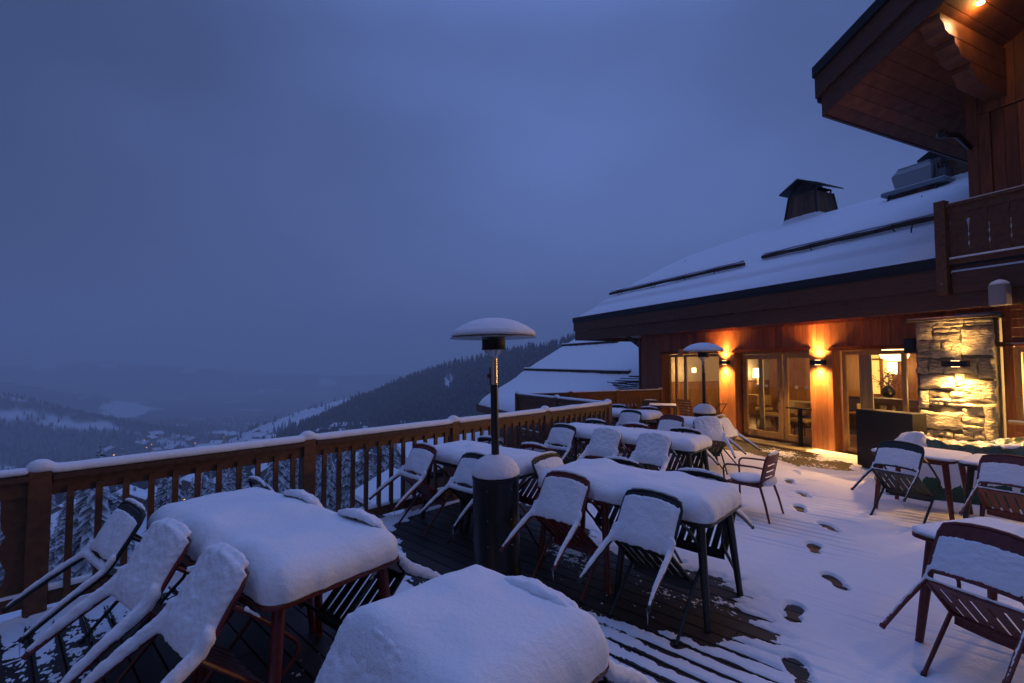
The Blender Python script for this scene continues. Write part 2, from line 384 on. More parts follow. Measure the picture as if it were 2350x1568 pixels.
BUMPS = {'t1': [(.55, .03, .05, .13), (.55, .4, .02, .2)],
         't2': [(.36, .04, .04, .12), (1.04, .04, .04, .12), (.72, .03, -.05, .06), (1.38, .03, -.04, .06), (.65, .35, -.02, .15)],
         't4': [(.45, .06, .02, .1), (.82, .05, -.03, .08), (1.25, .7, .04, .1), (.5, .7, .03, .1)],
         't5': [(.8, .04, -.03, .07), (1.5, .04, -.03, .07)], 't3': [(1.0, .35, .04, .05), (.78, .02, -.03, .06)]}
for key, (Nc, dx, dy, cols, sx, sy, T) in rows.items():
    for i, c in enumerate(cols):
        kk = (c, sx, sy)
        t = make_table(c, sx, sy) if kk not in proto_t else copy_tree(proto_t[kk])
        proto_t.setdefault(kk, t)
        p = Nc + dx * (i * (sx + .012)); t.matrix_world = M_of(p, dx, dy) if M_of(p, dx, dy).determinant() > 0 else M_of(p + dx * sx, dx, dy)
        if M_of(p, dx, dy).determinant() < 0:      # keep it a pure rotation: swap the axes
            M = Matrix(((-dx.x, dy.x, 0, (p + dx * sx).x), (-dx.y, dy.y, 0, (p + dx * sx).y), (0, 0, 1, 0), (0, 0, 0, 1))); t.matrix_world = M
        tag(t, LAB_T[key][i], 'table', 'metal terrace tables')
    snow_slab(key, Nc, dx, dy, len(cols) * (sx + .012) - .012, sy, T, BUMPS.get(key, []))

# ------------------------------------------------------------------ chairs
TH = R(44)
WT, WF, WR = .232, .262, .262
BACK = [(-.412, .468), (-.430, .56), (-.455, .67), (-.477, .765)]      # (y, z) along the back
def arc(c, r, a0, a1, n, plane):  # points on a circle, plane maps (u, v) -> xyz
    return [plane(c[0] + r * math.cos(R(a0 + (a1 - a0) * k / n)), c[1] + r * math.sin(R(a0 + (a1 - a0) * k / n))) for k in range(n + 1)]
def back_pt(u, v):     # u -1..1 across, v 0..1 from seat to top; slightly dished
    i = min(int(v * 3), 2); f = v * 3 - i; y = BACK[i][0] * (1 - f) + BACK[i + 1][0] * f; z = BACK[i][1] * (1 - f) + BACK[i + 1][1] * f
    return Vector((u * WT, y - .035 * (1 - u * u), z + .018 * (1 - u * u) * v))
def sheet(fn, us, vs, hole, th, nrm):
    mb = MB(); A = [[fn(u, v) for v in vs] for u in us]; n, m = len(us), len(vs); vs_ = []; fs = []
    for i in range(n):
        for j in range(m): vs_.append(A[i][j]); vs_.append(A[i][j] + nrm * th)
    I = lambda i, j, k: (i * m + j) * 2 + k
    solid = lambda i, j: 0 <= i < n - 1 and 0 <= j < m - 1 and not hole((us[i] + us[i + 1]) / 2, (vs[j] + vs[j + 1]) / 2)
    for i in range(n - 1):
        for j in range(m - 1):
            if not solid(i, j): continue
            fs.append((I(i, j, 0), I(i + 1, j, 0), I(i + 1, j + 1, 0), I(i, j + 1, 0))); fs.append((I(i, j, 1), I(i, j + 1, 1), I(i + 1, j + 1, 1), I(i + 1, j, 1)))
            if not solid(i - 1, j): fs.append((I(i, j, 0), I(i, j + 1, 0), I(i, j + 1, 1), I(i, j, 1)))
            if not solid(i + 1, j): fs.append((I(i + 1, j, 0), I(i + 1, j, 1), I(i + 1, j + 1, 1), I(i + 1, j + 1, 0)))
            if not solid(i, j - 1): fs.append((I(i, j, 0), I(i, j, 1), I(i + 1, j, 1), I(i + 1, j, 0)))
            if not solid(i, j + 1): fs.append((I(i, j + 1, 0), I(i + 1, j + 1, 0), I(i + 1, j + 1, 1), I(i, j + 1, 1)))
    mb.add(vs_, fs); return mb
def chair_parts():
    """chair standing on its four legs, front feet on y = 0, facing +y"""
    P = []
    us = [-1, -.82, -.74, -.5, -.25, 0, .25, .5, .74, .82, 1]; vs = [0, .08, .18, .24, .40, .46, .62, .68, .86, 1]
    hb = lambda u, v: abs(u) < .78 and (.18 < v < .24 or .40 < v < .46 or .62 < v < .68)
    P.append(('backrest', sheet(back_pt, us, vs, hb, .007, Vector((0, -1, .1))), 0))
    mb = MB(); top = [back_pt(-1, .0), back_pt(-1, .5), back_pt(-1, .85), back_pt(-.93, 1.0) + Vector((0, 0, .008)), back_pt(-.7, 1.0) + Vector((0, 0, .016)), back_pt(-.35, 1.) + Vector((0, 0, .018)), back_pt(0, 1.) + Vector((0, 0, .018)), back_pt(.35, 1.) + Vector((0, 0, .018)), back_pt(.7, 1.) + Vector((0, 0, .016)), back_pt(.93, 1.) + Vector((0, 0, .008)), back_pt(1, .85), back_pt(1, .5), back_pt(1, 0)]
    mb.tube(top, .0135, 8); P.append(('back_frame', mb, 0))
    def seat_pt(u, v):   # v 0 front .. 1 rear
        y = .035 - .44 * v; z = .448 - .022 * v - (.05 * ((.12 - v) / .12) ** 2 if v < .12 else 0) - .012 * (1 - u * u)
        return Vector((u * .238, y, z))
    su = [-1, -.80, -.72, -.50, -.42, -.20, -.12, .12, .20, .42, .50, .72, .80, 1]; sv = [0, .03, .07, .12, .25, .5, .75, .88, 1]
    hs = lambda u, v: .12 < v < .88 and any(abs(abs(u) - c) < .041 for c in (.16, .46, .76))
    P.append(('seat', sheet(seat_pt, su, sv, hs, .008, Vector((0, 0, -1))), 0))
    mb = MB(); mb.tube([(-.235, -.40, .425), (.235, -.40, .425)], .011, 6); mb.tube([(-.25, -.02, .425), (.25, -.02, .425)], .010, 6); mb.tube([(-.245, -.0, .43), (-.235, -.41, .42)], .011, 6); mb.tube([(.245, 0, .43), (.235, -.41, .42)], .011, 6)
    P.append(('seat_frame', mb, 0))
    for s in (-1, 1):
        mb = MB(); mb.tube([(s * WF, .0, .0), (s * .258, 0, .30), (s * .256, 0, .44)], [.0115, .0135, .0135], 8); mb.lathe([(.015, 0), (.015, .02)], 8, (s * WF, 0, 0)); P.append(('front_leg', mb, 0))
        mb = MB(); mb.tube([(s * .268, -.515, .0), (s * .25, -.465, .22), (s * WT, -.408, .41), (s * WT, -.412, .468)], [.012, .0145, .015, .0135], 8); mb.lathe([(.016, 0), (.016, .02)], 8, (s * .268, -.515, 0)); P.append(('rear_leg', mb, 0))
        a = [(s * .256, 0, .44), (s * .262, .005, .56)] + arc((-.06, .585), .065, 0, 90, 6, lambda y, z: (s * .266, y, z)) + [(s * .266, -.2, .655), (s * .262, -.36, .655), (s * .245, -.445, .645)]
        mb = MB(); mb.tube(a, .0115, 8); P.append(('armrest', mb, 0))
    return P
TILT = Matrix.Rotation(-TH, 4, 'X')
def snow_on_tilted(level):
    """snow that settled on the upturned rear of a tipped chair, built already tipped"""
    t, leg, bar = {'thick': (.062, .026, .03), 'mid': (.045, .018, .022), 'gap': (.038, .016, .024), 'thin': (.014, .007, .010)}[level]
    mb = MB(); us = [-1.0, -.9, -.75, -.5, -.25, 0, .25, .5, .75, .9, 1.0]
    v0, v1 = {'thick': (-.30, 1.03), 'mid': (-.27, .86), 'gap': (-.02, .84), 'thin': (.02, .74)}[level]
    vs = [v0 + (v1 - v0) * q for q in (0, .04, .12, .3, .5, .7, .88, .96, 1)]
    vv = []; fs = []; n, m = len(us), len(vs)
    for i, u in enumerate(us):
        for j, v in enumerate(vs):
            vc = min(max(v, 0), 1); p = back_pt(u, vc) + (Vector((0, -.2, .97)) * (v - vc) * .28)
            e = min(1, (1 - abs(u)) / .22) ; e2 = min(1, min(v - v0, v1 - v) / .16); h = max(0, e * e2) ** .5
            p = TILT @ p; q = p + Vector((0, -.012 if level == 'thick' else 0, .010 + t * (.25 + .75 * h) * (1 + .12 * math.sin(u * 5 + j))))
            vv += [p - Vector((0, 0, .004)), q]
    I = lambda i, j, k: (i * m + j) * 2 + k
    for i in range(n - 1):
        for j in range(m - 1):
            fs += [(I(i, j, 0), I(i, j + 1, 0), I(i + 1, j + 1, 0), I(i + 1, j, 0)), (I(i, j, 1), I(i + 1, j, 1), I(i + 1, j + 1, 1), I(i, j + 1, 1))]
    for i in range(n - 1): fs += [(I(i, 0, 0), I(i + 1, 0, 0), I(i + 1, 0, 1), I(i, 0, 1)), (I(i, m - 1, 0), I(i, m - 1, 1), I(i + 1, m - 1, 1), I(i + 1, m - 1, 0))]
    for j in range(m - 1): fs += [(I(0, j, 0), I(0, j, 1), I(0, j + 1, 1), I(0, j + 1, 0)), (I(n - 1, j, 0), I(n - 1, j + 1, 0), I(n - 1, j + 1, 1), I(n - 1, j, 1))]
    mb.add(vv, fs)
    for s in (-1, 1):
        path = [Vector((s * WT, -.42, .49)), Vector((s * WT, -.408, .41)), Vector((s * .243, -.436, .32)), Vector((s * .25, -.465, .22)), Vector((s * .258, -.49, .12)), Vector((s * .268, -.513, .012))]
        rr = [leg * q for q in (1.35, 1.3, 1.15, 1.05, .9, .55)]
        pts = [TILT @ p + Vector((0, 0, .012 + r * .55)) for p, r in zip(path, rr)]
        mb.tube(pts, rr, 10)
        if level != 'thin':
            mb.tube([p + Vector((0, 0, r * .7)) for p, r in zip(pts, rr)], [r * .75 for r in rr], 8)
        a = [TILT @ Vector(p) + Vector((0, 0, .008)) for p in ((s * .262, -.40, .655), (s * .266, -.2, .655))]
        if level == 'thin': continue
        mb.tube(a, [bar * .5, bar * .35], 6)
    mb.tube([TILT @ Vector((x, -.385 - .02, .425)) + Vector((0, 0, bar * .6)) for x in (-.225, 0, .225)], bar, 8)
    tp = [TILT @ (back_pt(u, 1.) + Vector((0, 0, .022))) + Vector((0, .004, .012)) for u in (-.85, -.5, 0, .5, .85)]
    if level in ('mid', 'gap'): mb.tube(tp, [.012, .015, .016, .015, .012], 8)
    if level == 'thick': mb.tube(tp, [.016, .024, .026, .024, .016], 8)
    return baked(mb, 'chair_snow', SNOW, .011 if level != 'thin' else .008, 5 if level != 'thin' else 3, .009 if level == 'thick' else .0045)
CH_MESH = {}
def make_chair(colour, tilted, level):
    m = REDM if colour == 'red' else GREENM
    t = empty('terrace_chair'); parts = chair_parts()
    for name, mb, _ in parts:
        if tilted: mb.v = [TILT @ p for p in mb.v]
        mb.build(name, m, t, smooth=True, ang=50)
    if tilted:
        if level not in CH_MESH: CH_MESH[level] = snow_on_tilted(level)
        obj('snow_cover', CH_MESH[level], t)
        if level != 'thick':
            ic = MB(); p = TILT @ Vector((.268, -.515, 0)); ic.tube([p + Vector((0, 0, .0)), p + Vector((0, .002, -.05)), p + Vector((0, .002, -.085))], [.004, .0025, .0006], 6)
            ic.build('icicle', ICE, t)
    else:
        mb = MB(); mb.lathe([(.20, 0), (.235, .018), (.235, .035), (.19, .055), (.08, .064), (0.01, .066)], 24)
        mb.v = [Vector((p.x * 1.0, p.y * .88 - .20, p.z + .437)) for p in mb.v]
        obj('seat_snow', baked(mb, 'chair_snow', SNOW, .011, 5, .002), t)
        mb = MB(); mb.tube([back_pt(u, 1.) + Vector((0, 0, .03)) for u in (-.8, -.4, 0, .4, .8)], [.010, .018, .02, .018, .01], 8); obj('top_snow', baked(mb, 'chair_snow', SNOW, .008, 3, .002), t)
        mb = MB(); mb.tube([back_pt(u, -.0) + Vector((0, -.018, .01 - .02)) for u in (-.85, -.4, 0, .4, .85)], [.03, .045, .05, .045, .03], 8)
        obj('back_snow', baked(mb, 'chair_snow', SNOW, .011, 5, .002), t)
    return t
ICE = mat('clear_ice', (.75, .8, .9), .08); nodes(ICE)[2].inputs['Transmission Weight'].default_value = .8
CH_P = {}
def place(colour, level, foot, heading, label, tilted=True, roll=0.0):
    k = (colour, level, tilted)
    if k in CH_P: t = copy_tree(CH_P[k])
    else: t = make_chair(colour, tilted, level); CH_P[k] = t
    t.location = (foot.x, foot.y, .003); t.rotation_euler = (0, 0, heading)
    tag(t, label, 'chair', 'tipped metal armchairs leaning on tables' if tilted else None)
    return t
def head(d): return math.atan2(-d.x, d.y)
def at_table(key, a, s, colour, level, label, far=False, dh=0.0):
    Nc, dx, dy, cols, sx, sy, T = rows[key]
    if far: return place(colour, level, Nc + dx * a + dy * (sy - s), head(-dy) + dh, label)
    return place(colour, level, Nc + dx * a + dy * s, head(dy) + dh, label)
at_table('t2', .36, -.23, 'red', 'thick', 'red armchair tipped against the near left table, nearest the camera', dh=-.02)
at_table('t2', 1.04, -.26, 'red', 'thick', 'red armchair tipped against the left table, middle of the three by the railing post', dh=.05)
at_table('t2', 1.80, -.27, 'green', 'gap', 'dark green armchair tipped at the far end of the left tables', dh=.03)
at_table('t2', .35, -.10, 'green', 'thick', 'dark armchair on the right of the near left table, slatted seat below the rim', True)
at_table('t2', 1.09, -.11, 'red', 'thick', 'red armchair behind the left tables, its curved top poking out of snow', True)
at_table('t2', 1.78, -.14, 'green', 'mid', 'dark green armchair at the far side of the left tables beside the railing', True, -.1)
at_table('t1', .55, -.09, 'red', 'thick', 'armchair buried under snow at the near side of the foreground table')
at_table('t1', .33, -.08, 'green', 'thick', 'dark armchair behind the foreground table, one snowy leg pointing right', True)
at_table('t3', .45, -.27, 'green', 'gap', 'dark green armchair tipped just left of the patio heater base')
at_table('t3', 1.32, -.30, 'red', 'gap', 'red armchair tipped by the railing, left of the table behind the heater', dh=-.05)
at_table('t3', .40, -.25, 'red', 'mid', 'red armchair at the far side of the table behind the heater, red top showing', True)
at_table('t3', 1.15, -.25, 'green', 'mid', 'dark armchair at the railing side of the table behind the heater', True)
place('green', 'mid', T3N + Sx * .40 - Lx * .28, head(Lx), 'dark armchair tipped against the right end of the heater table, slats visible')
at_table('t4', .39, -.27, 'green', 'mid', 'dark green armchair with black rim tipped before the two table row', dh=-.06)
at_table('t4', 1.20, -.22, 'red', 'mid', 'red armchair tipped between the patio heater and the two table row')
at_table('t4', .38, -.24, 'green', 'mid', 'dark armchair behind the right end of the two table row', True)
at_table('t4', 1.16, -.24, 'green', 'mid', 'dark armchair behind the left half of the two table row, domed top showing', True)
at_table('t5', .47, -.28, 'green', 'thick', 'dark armchair nearest the door along the front of the three table row')
at_table('t5', 1.20, -.28, 'red', 'thick', 'red armchair in the middle of the front of the three table row')
at_table('t5', 1.98, -.28, 'green', 'gap', 'dark armchair at the railing end of the front of the three table row')
at_table('t5', .42, -.22, 'green', 'mid', 'dark armchair behind the right end of the three table row', True)
at_table('t5', 1.20, -.22, 'red', 'mid', 'red armchair behind the middle of the three table row', True)
at_table('t5', 1.95, -.22, 'green', 'mid', 'dark armchair behind the railing end of the three table row', True)
at_table('t6', .30, -.30, 'green', 'gap', 'snowy armchair tipped at the front of the far tables by the railing corner')
at_table('t6', 1.05, -.30, 'green', 'mid', 'dark armchair tipped beside the railing corner post')
at_table('t6', .35, -.22, 'red', 'mid', 'red armchair behind the right far table, its top over the snow', True)
at_table('t6', 1.1, -.22, 'green', 'mid', 'dark armchair behind the left far table by the railing corner', True)
at_table('t7', .60, -.12, 'red', 'thin', 'red armchair with bare rim tipped at the left of the single red table', dh=-.1)
place('green', 'thick', T7N + V2(.06, -.18), head(V2(.12, 1)) , 'dark armchair heaped with snow, tipped on the single table nearest the door')
place('green', 'mid', T7N + Sx * .55 - Lx * .30, head(Lx) - .15, 'dark armchair behind the single table, thin legs pointing at the door')
place('green', 'thin', V2(4.58, 5.74), -1.12, 'dark green armchair with two lit slots tipped beside the black planter box')
place('red', 'thin', V2(5.03, 4.86), -1.02, 'red armchair tipped at the right edge in front of the tarpaulin')
place('red', 'thin', V2(2.60, 2.72), -1.18, 'large red armchair tipped at the lower right corner of the photo')
place('green', 'thin', rows['t10'][0] + d10 * .35 + s10 * (1.05), head(-s10), 'dark armchair top behind the nearest right table')
ch = place('red', 'up', V2(2.82, 6.13), .785, 'red armchair standing upright on the snow with snow on its seat', tilted=False)
# ------------------------------------------------------------------ snow on the deck (real relief: where it is thinner than nothing the boards show)
def deck_snow():
    bs = np.concatenate([np.arange(-3.4, 6.0, .0125), np.arange(6.0, 14.6, .026)]); As = np.concatenate([np.arange(0.03, 7.0, .021), np.arange(7.0, 13.5, .05)])
    B, A = np.meshgrid(bs, As, indexing='ij'); P = np.array(P1[:2]); L = np.array(Lx[:2]); S = np.array(Sx[:2])
    X = P[0] - A * L[0] + B * S[0]; Y = P[1] - A * L[1] + B * S[1]
    # stay in the part of the deck the photo can see, inside the deck outline
    lo = np.array([(span(b) or (9e9, -9e9))[0] for b in bs]); hi = np.array([(span(b) or (9e9, -9e9))[1] for b in bs])
    ok = (A > lo[:, None] + .03) & (A < hi[:, None] - .02) & (Y > .9) & (np.abs(X) < Y * 1.25 + .6)
    h = .024 + .010 * vnoise(X, Y, .8, 3, 3) + .004 * vnoise(X, Y, 7, 4, 4)
    def poly_sd(pts):
        inside = np.zeros(X.shape, bool); d = np.full(X.shape, 9.0)
        for i in range(len(pts)):
            x0, y0 = pts[i]; x1, y1 = pts[(i + 1) % len(pts)]
            c = ((y0 > Y) != (y1 > Y)) & (X < (x1 - x0) * (Y - y0) / ((y1 - y0) or 1e-9) + x0); inside ^= c
            t = np.clip(((X - x0) * (x1 - x0) + (Y - y0) * (y1 - y0)) / ((x1 - x0) ** 2 + (y1 - y0) ** 2), 0, 1)
            d = np.minimum(d, np.hypot(X - x0 - t * (x1 - x0), Y - y0 - t * (y1 - y0)))
        return np.where(inside, -d, d)
    rag = .16 * vnoise(X, Y, 2.4, 21, 4, .65) + .05 * vnoise(X, Y, 14, 22, 3, .7)
    def bare(px, depth, soft=.12):
        nonlocal h
        pts = [tuple(G(*p)[:2]) for p in px]; sd = poly_sd(pts) + rag
        h = h - depth * sstep(soft, -soft, sd)
    # dry-dark wood sheltered beneath the near tables (outlines walked on the floor)
    bare([(905, 1215), (1010, 1140), (1190, 1150), (1300, 1180), (1420, 1290), (1640, 1330), (1790, 1470), (1600, 1480), (1330, 1400), (1280, 1420), (1180, 1330), (960, 1330)], .075)
    for key, dep, gr in (('t1', .085, .32), ('t2', .085, .22), ('t3', .07, .12), ('t4', .05, .02), ('t5', .05, .0), ('t6', .03, .0)):
        Nc, dx, dy, cols, sx, sy, T = rows[key]; ln = len(cols) * sx
        x = (X - Nc.x) * dx.x + (Y - Nc.y) * dx.y; y = (X - Nc.x) * dy.x + (Y - Nc.y) * dy.y
        sd = np.maximum(np.maximum(-x, x - ln), np.maximum(-y, y - sy)) + rag
        h = h - dep * sstep(gr + .12, gr - .15, sd)
    bare([(0, 1400), (60, 1425), (230, 1400), (400, 1330), (560, 1400), (620, 1568), (620, 1900), (-300, 1900)], .036, .2)
    bare([(1560, 1010), (1690, 1003), (1960, 1063), (1960, 1083), (1830, 1072), (1700, 1035), (1570, 1030)], .05, .10)
    bare([(1240, 1500), (1330, 1410), (1560, 1470), (1700, 1500), (1850, 1568), (1850, 1800), (1200, 1800)], .022, .25)
    # furrows above the gaps between the boards
    fr = (B - (-6.0) + .004) % BW; gp = np.exp(-(np.minimum(fr, BW - fr) / .014) ** 2)
    gp2 = np.exp(-(np.minimum(fr, BW - fr) / (.019 + .013 * vnoise(A, B, 3, 35, 3) + .010 * vnoise(A * .6, np.floor((B + 6.001) / BW) * 5.7, 1, 34, 2))) ** 2); gm = .30 + .9 * vnoise(X, Y, 1.1, 31, 3) + .5 * vnoise(A * 1.0, np.floor((B + 6) / BW), .7, 33, 2)
    near = sstep(.20, .03, h / .06)
    def zone(px, soft=.25):
        return sstep(soft, -soft, poly_sd([tuple(G(*p)[:2]) for p in px]) + rag)
    z1 = zone([(1640, 1190), (1800, 1180), (1900, 1200), (1960, 1290), (1850, 1275), (1740, 1250)]) + zone([(2050, 1180), (2180, 1165), (2200, 1250), (2080, 1230)], .2) + zone([(1795, 1110), (1870, 1105), (1880, 1165), (1810, 1170)], .15) + zone([(1880, 1160), (1960, 1150), (1960, 1215), (1880, 1230)], .12)
    z2 = zone([(1240, 1470), (1560, 1430), (1700, 1450), (1850, 1510), (2000, 1600), (2000, 1900), (1200, 1900)], .3)
    h = h - gp * (.0007 + .030 * np.clip(vnoise(X, Y, .75, 36, 3) * 1.6 - .25, 0, 1) * np.clip(vnoise(A, np.floor((B + 6) / BW), .9, 37, 2) + .6, 0, 1) + .030 * np.clip(near * (1 + gm * .25), 0, 1) + .058 * np.clip(z1, 0, 1) * np.clip(gm * 1.3 + .25, 0, 1.15) * np.clip(vnoise(A, np.floor((B + 6.001) / BW) * 7.31, 1.0, 39, 2) * 2.4 + .35, 0, 1)) - gp2 * .056 * z2 * np.clip(gm + .35 + .7 * vnoise(A, B, 2.2, 38, 3), .0, 1.2)
    h = h + .004 * (1 - gp) * np.clip(z1 + z2, 0, 1)
    # specks of snow left on the bare wood
    sp = vnoise(X, Y, 26, 41, 4, .75); pat = vnoise(X, Y, 1.6, 43, 2)
    h = np.where(h < 0, np.maximum(h, -.013 + .026 * np.clip(.7 * sp + .5 * vnoise(X, Y, 70, 44, 3, .8) + .75 * pat + .26 + 1.2 * np.clip((h + .03) / .03, 0, 1) - .3, 0, 1) * np.clip(1 - .7 * gp, 0, 1)), h)
    # footprints
    fp = [(1835, 1548, .33), (1820, 1410, .30), (1916, 1339, .27), (1868, 1262, .26), (1902, 1214, .25), (1835, 1171, .25), (1842, 1138, .24), (1811, 1108, .24), (1825, 1087, .2), (1828, 1068, .2)]
    for i, (u, v, ln) in enumerate(fp):
        c = G(u, v); nx = G(*fp[min(i + 1, len(fp) - 1)][:2]) if i < len(fp) - 1 else G(1830, 1050)
        d = (nx - c); d = Vector((d.x, d.y, 0)).normalized(); d = (d + Vector((.1 * (-1) ** i, .7, 0))).normalized()
        e = (X - c.x) * d.x + (Y - c.y) * d.y; f = (X - c.x) * d.y - (Y - c.y) * d.x
        f = f + .012 * (-1) ** i * np.sin(e * 12)
        toe = np.hypot((e - .06) / .115, f / .072); heel = np.hypot((e + .10) / .075, f / .058)
        q = np.minimum(toe, heel) + .10 * vnoise(X, Y, 16, 50 + i, 3) + .05 * vnoise(X, Y, 50, 70 + i, 2)
        dep = .040 if i < 8 else .018
        h = h + .006 * np.exp(-((q - 1.25) / .18) ** 2) - dep * sstep(1.08, .90, q) * np.clip(h / .02, 0, 1)
    # small hollows round chair and table feet
    for o in bpy.data.objects:
        if o.type == 'EMPTY' and o.name.startswith('terrace_chair'):
            cc, ss = math.cos(o.rotation_euler.z), math.sin(o.rotation_euler.z)
            for lx in (-.262, .262):
                x = o.location.x + lx * cc; y = o.location.y + lx * ss; h = h - .03 * np.exp(-((X - x) ** 2 + (Y - y) ** 2) / (2 * .028 ** 2))
    h = np.where(ok, h, -.02)
    # heaped snow along the foot of the railing
    h = h + np.where(ok, .06 * np.exp(-(np.maximum(A - lo[:, None], 0) / .10) ** 2) * (.6 + .5 * vnoise(B, A, 2, 61, 2)), 0)
    V = np.stack([X, Y, h], -1).reshape(-1, 3); n0, n1 = X.shape; idx = np.arange(n0 * n1).reshape(n0, n1)
    keep = ok[:-1, :-1] & ok[1:, 1:] & (np.maximum.reduce([h[:-1, :-1], h[1:, :-1], h[1:, 1:], h[:-1, 1:]]) > -.004)
    F = np.stack([idx[:-1, :-1], idx[1:, :-1], idx[1:, 1:], idx[:-1, 1:]], -1)[keep]
    used = np.unique(F); rem = np.full(n0 * n1, -1, np.int32); rem[used] = np.arange(len(used))
    F = rem[F]
    n = np.cross(V[used][F[0, 1]] - V[used][F[0, 0]], V[used][F[0, 3]] - V[used][F[0, 0]])
    if n[2] < 0: F = F[:, ::-1]
    o = obj('snow_ground', np_mesh('snow_ground', V[used], F, SNOWD)); struct(o)
deck_snow()

# ------------------------------------------------------------------ railings
def snow_rope(mb, a, b, wd, h, drop=.0, sub=14, seed=0, ends=True):
    """long rounded loaf of snow from a to b (points on top of a rail)"""
    a = Vector(a); b = Vector(b); d = (b - a); L = d.length; d.normalize(); sx = d.cross(Vector((0, 0, 1))).normalized()
    n = max(3, int(L * sub)); m = 9; vs = []; fs = []
    for i in range(n + 1):
        t = i / n; p = a + d * (L * t); k = 1 + .10 * noise.noise(Vector((p.x * 2.2 + seed, p.y * 2.2, seed))) + .03 * noise.noise(Vector((p.x * 9, p.y * 9, seed)))
        e = 1
        for j in range(m):
            an = PI * j / (m - 1); c = math.cos(an); s_ = math.sin(an) ** .8
            vs.append(p + sx * (c * wd / 2 * (1 + .05 * math.sin(an))) + Vector((0, 0, (s_ * h * k) * e + .002)))
    for i in range(n):
        for j in range(m - 1): fs.append((i * m + j, i * m + j + 1, (i + 1) * m + j + 1, (i + 1) * m + j))
        fs.append((i * m + m - 1, i * m, (i + 1) * m, (i + 1) * m + m - 1))
    fs.append(tuple(range(m))); fs.append(tuple(n * m + j for j in range(m - 1, -1, -1)))
    mb.add(vs, fs); return mb
def snow_knob(mb, p, w_, h):
    pr = [(w_ * .62, -.01), (w_ * .66, h * .2), (w_ * .60, h * .55), (w_ * .42, h * .85), (w_ * .2, h * .97), (.005, h)]
    mb.lathe(pr, 14, p); return mb
def plain_rail(pts, root, wood_, snow=.075):
    caps = MB(); bal_me = None
    for i, p in enumerate(pts):
        d = (pts[min(i + 1, len(pts) - 1)] - pts[max(i - 1, 0)]).normalized(); sx = Vector((-d.y, d.x, 0))
        mb = MB(Matrix(((d.x, sx.x, 0, p.x), (d.y, sx.y, 0, p.y), (0, 0, 1, 0), (0, 0, 0, 1)))); mb.tone = random.random()
        mb.box(-.065, .065, -.055, .075, -.25, 1.085); mb.build('post', wood_, root, bevel=.006)
        snow_knob(caps, p + Vector((0, 0, 1.086)) + sx * .01, .13, snow * 1.15)
    for i in range(len(pts) - 1):
        a, b = pts[i], pts[i + 1]; d = (b - a).normalized(); up = Vector((0, 0, 1)); a2 = a + d * .068; b2 = b - d * .068
        mb = MB(); mb.tone = random.random(); mb.beam(a2 + up * 1.035, b2 + up * 1.035, .135, .042); mb.build('handrail', WOODRD, root, bevel=.004)
        mb = MB(); mb.tone = random.random(); mb.beam(a2 + up * .955, b2 + up * .955, .045, .114); mb.build('rail_board', wood_, root)
        mb = MB(); mb.tone = random.random(); mb.beam(a2 + up * .13, b2 + up * .13, .07, .10); mb.build('bottom_rail', WOODRD, root)
        sm = MB(); snow_rope(sm, a2 + up * .182, b2 + up * .182, .075, .035, seed=i + 20); 
        s2 = obj('rail_snow', sm.mesh('rail_snow', SNOW, True, 80), root)
        L = (b - a).length; nb = 11
        for k in range(nb):
            q = a + d * (L * (k + 1) / (nb + 1))
            if bal_me is None:
                mb = MB(); mb.box(-.021, .021, -.018, .018, .10, .955); bal_me = mb.mesh('baluster', wood_)
            o = obj('baluster', bal_me, root); o.location = q + Vector((-d.y, d.x, 0)) * -.03; o.rotation_euler = (0, 0, math.atan2(d.y, d.x))
        snow_rope(caps, a2 + up * 1.056, b2 + up * 1.056, .145, snow, seed=i)
    obj('rail_snow', baked(caps, 'rail_snow', SNOW, .016, 9, .002), root)
RR = empty('terrace_railing', tuple(P1)); tag(RR, 'long wooden railing with straight balusters and a thick snow cap along the deck', 'railing')
RRb = Vector(P1)
def with_root(root, fn):
    fn()
    bpy.context.view_layer.update()
    for o in KID.get(root.name, []): o.matrix_parent_inverse = root.matrix_world.inverted()
with_root(RR, lambda: plain_rail(rail_pts[3:], RR, WOODR))
def cut_board(wd, z0, z1, th, style=0):
    """one fretwork board: outline with notches in its edges"""
    h = z1 - z0
    if style == 0: prof = [(0, .5), (.10, .5), (.16, .36), (.27, .30), (.40, .47), (.52, .5), (.62, .34), (.70, .46), (.80, .5), (1, .5)]
    elif style == 1: prof = [(0, .5), (.18, .5), (.26, .40), (.38, .30), (.47, .45), (.60, .5), (.74, .5), (.78, .42), (.84, .42), (.88, .5), (1, .5)]
    else: prof = [(0, .5), (.24, .497), (.30, .45), (.37, .497), (.45, .497), (.50, .46), (.56, .497), (.70, .48), (.84, .40), (.85, .497), (1, .5)]
    m = len(prof); vs = []
    for y in (-th / 2, th / 2):
        for t, w_ in prof: vs.append((-w_ * wd, y, z0 + t * h))
        for t, w_ in prof: vs.append((w_ * wd, y, z0 + t * h))
    fs = []
    for i in range(m - 1):
        fs += [(i, i + 1, m + i + 1, m + i), (2 * m + i, 3 * m + i, 3 * m + i + 1, 2 * m + i + 1), (i, 2 * m + i, 2 * m + i + 1, i + 1), (m + i, m + i + 1, 3 * m + i + 1, 3 * m + i)]
    fs += [(0, m, 3 * m, 2 * m), (m - 1, 3 * m - 1, 4 * m - 1, 2 * m - 1)]
    return vs, fs
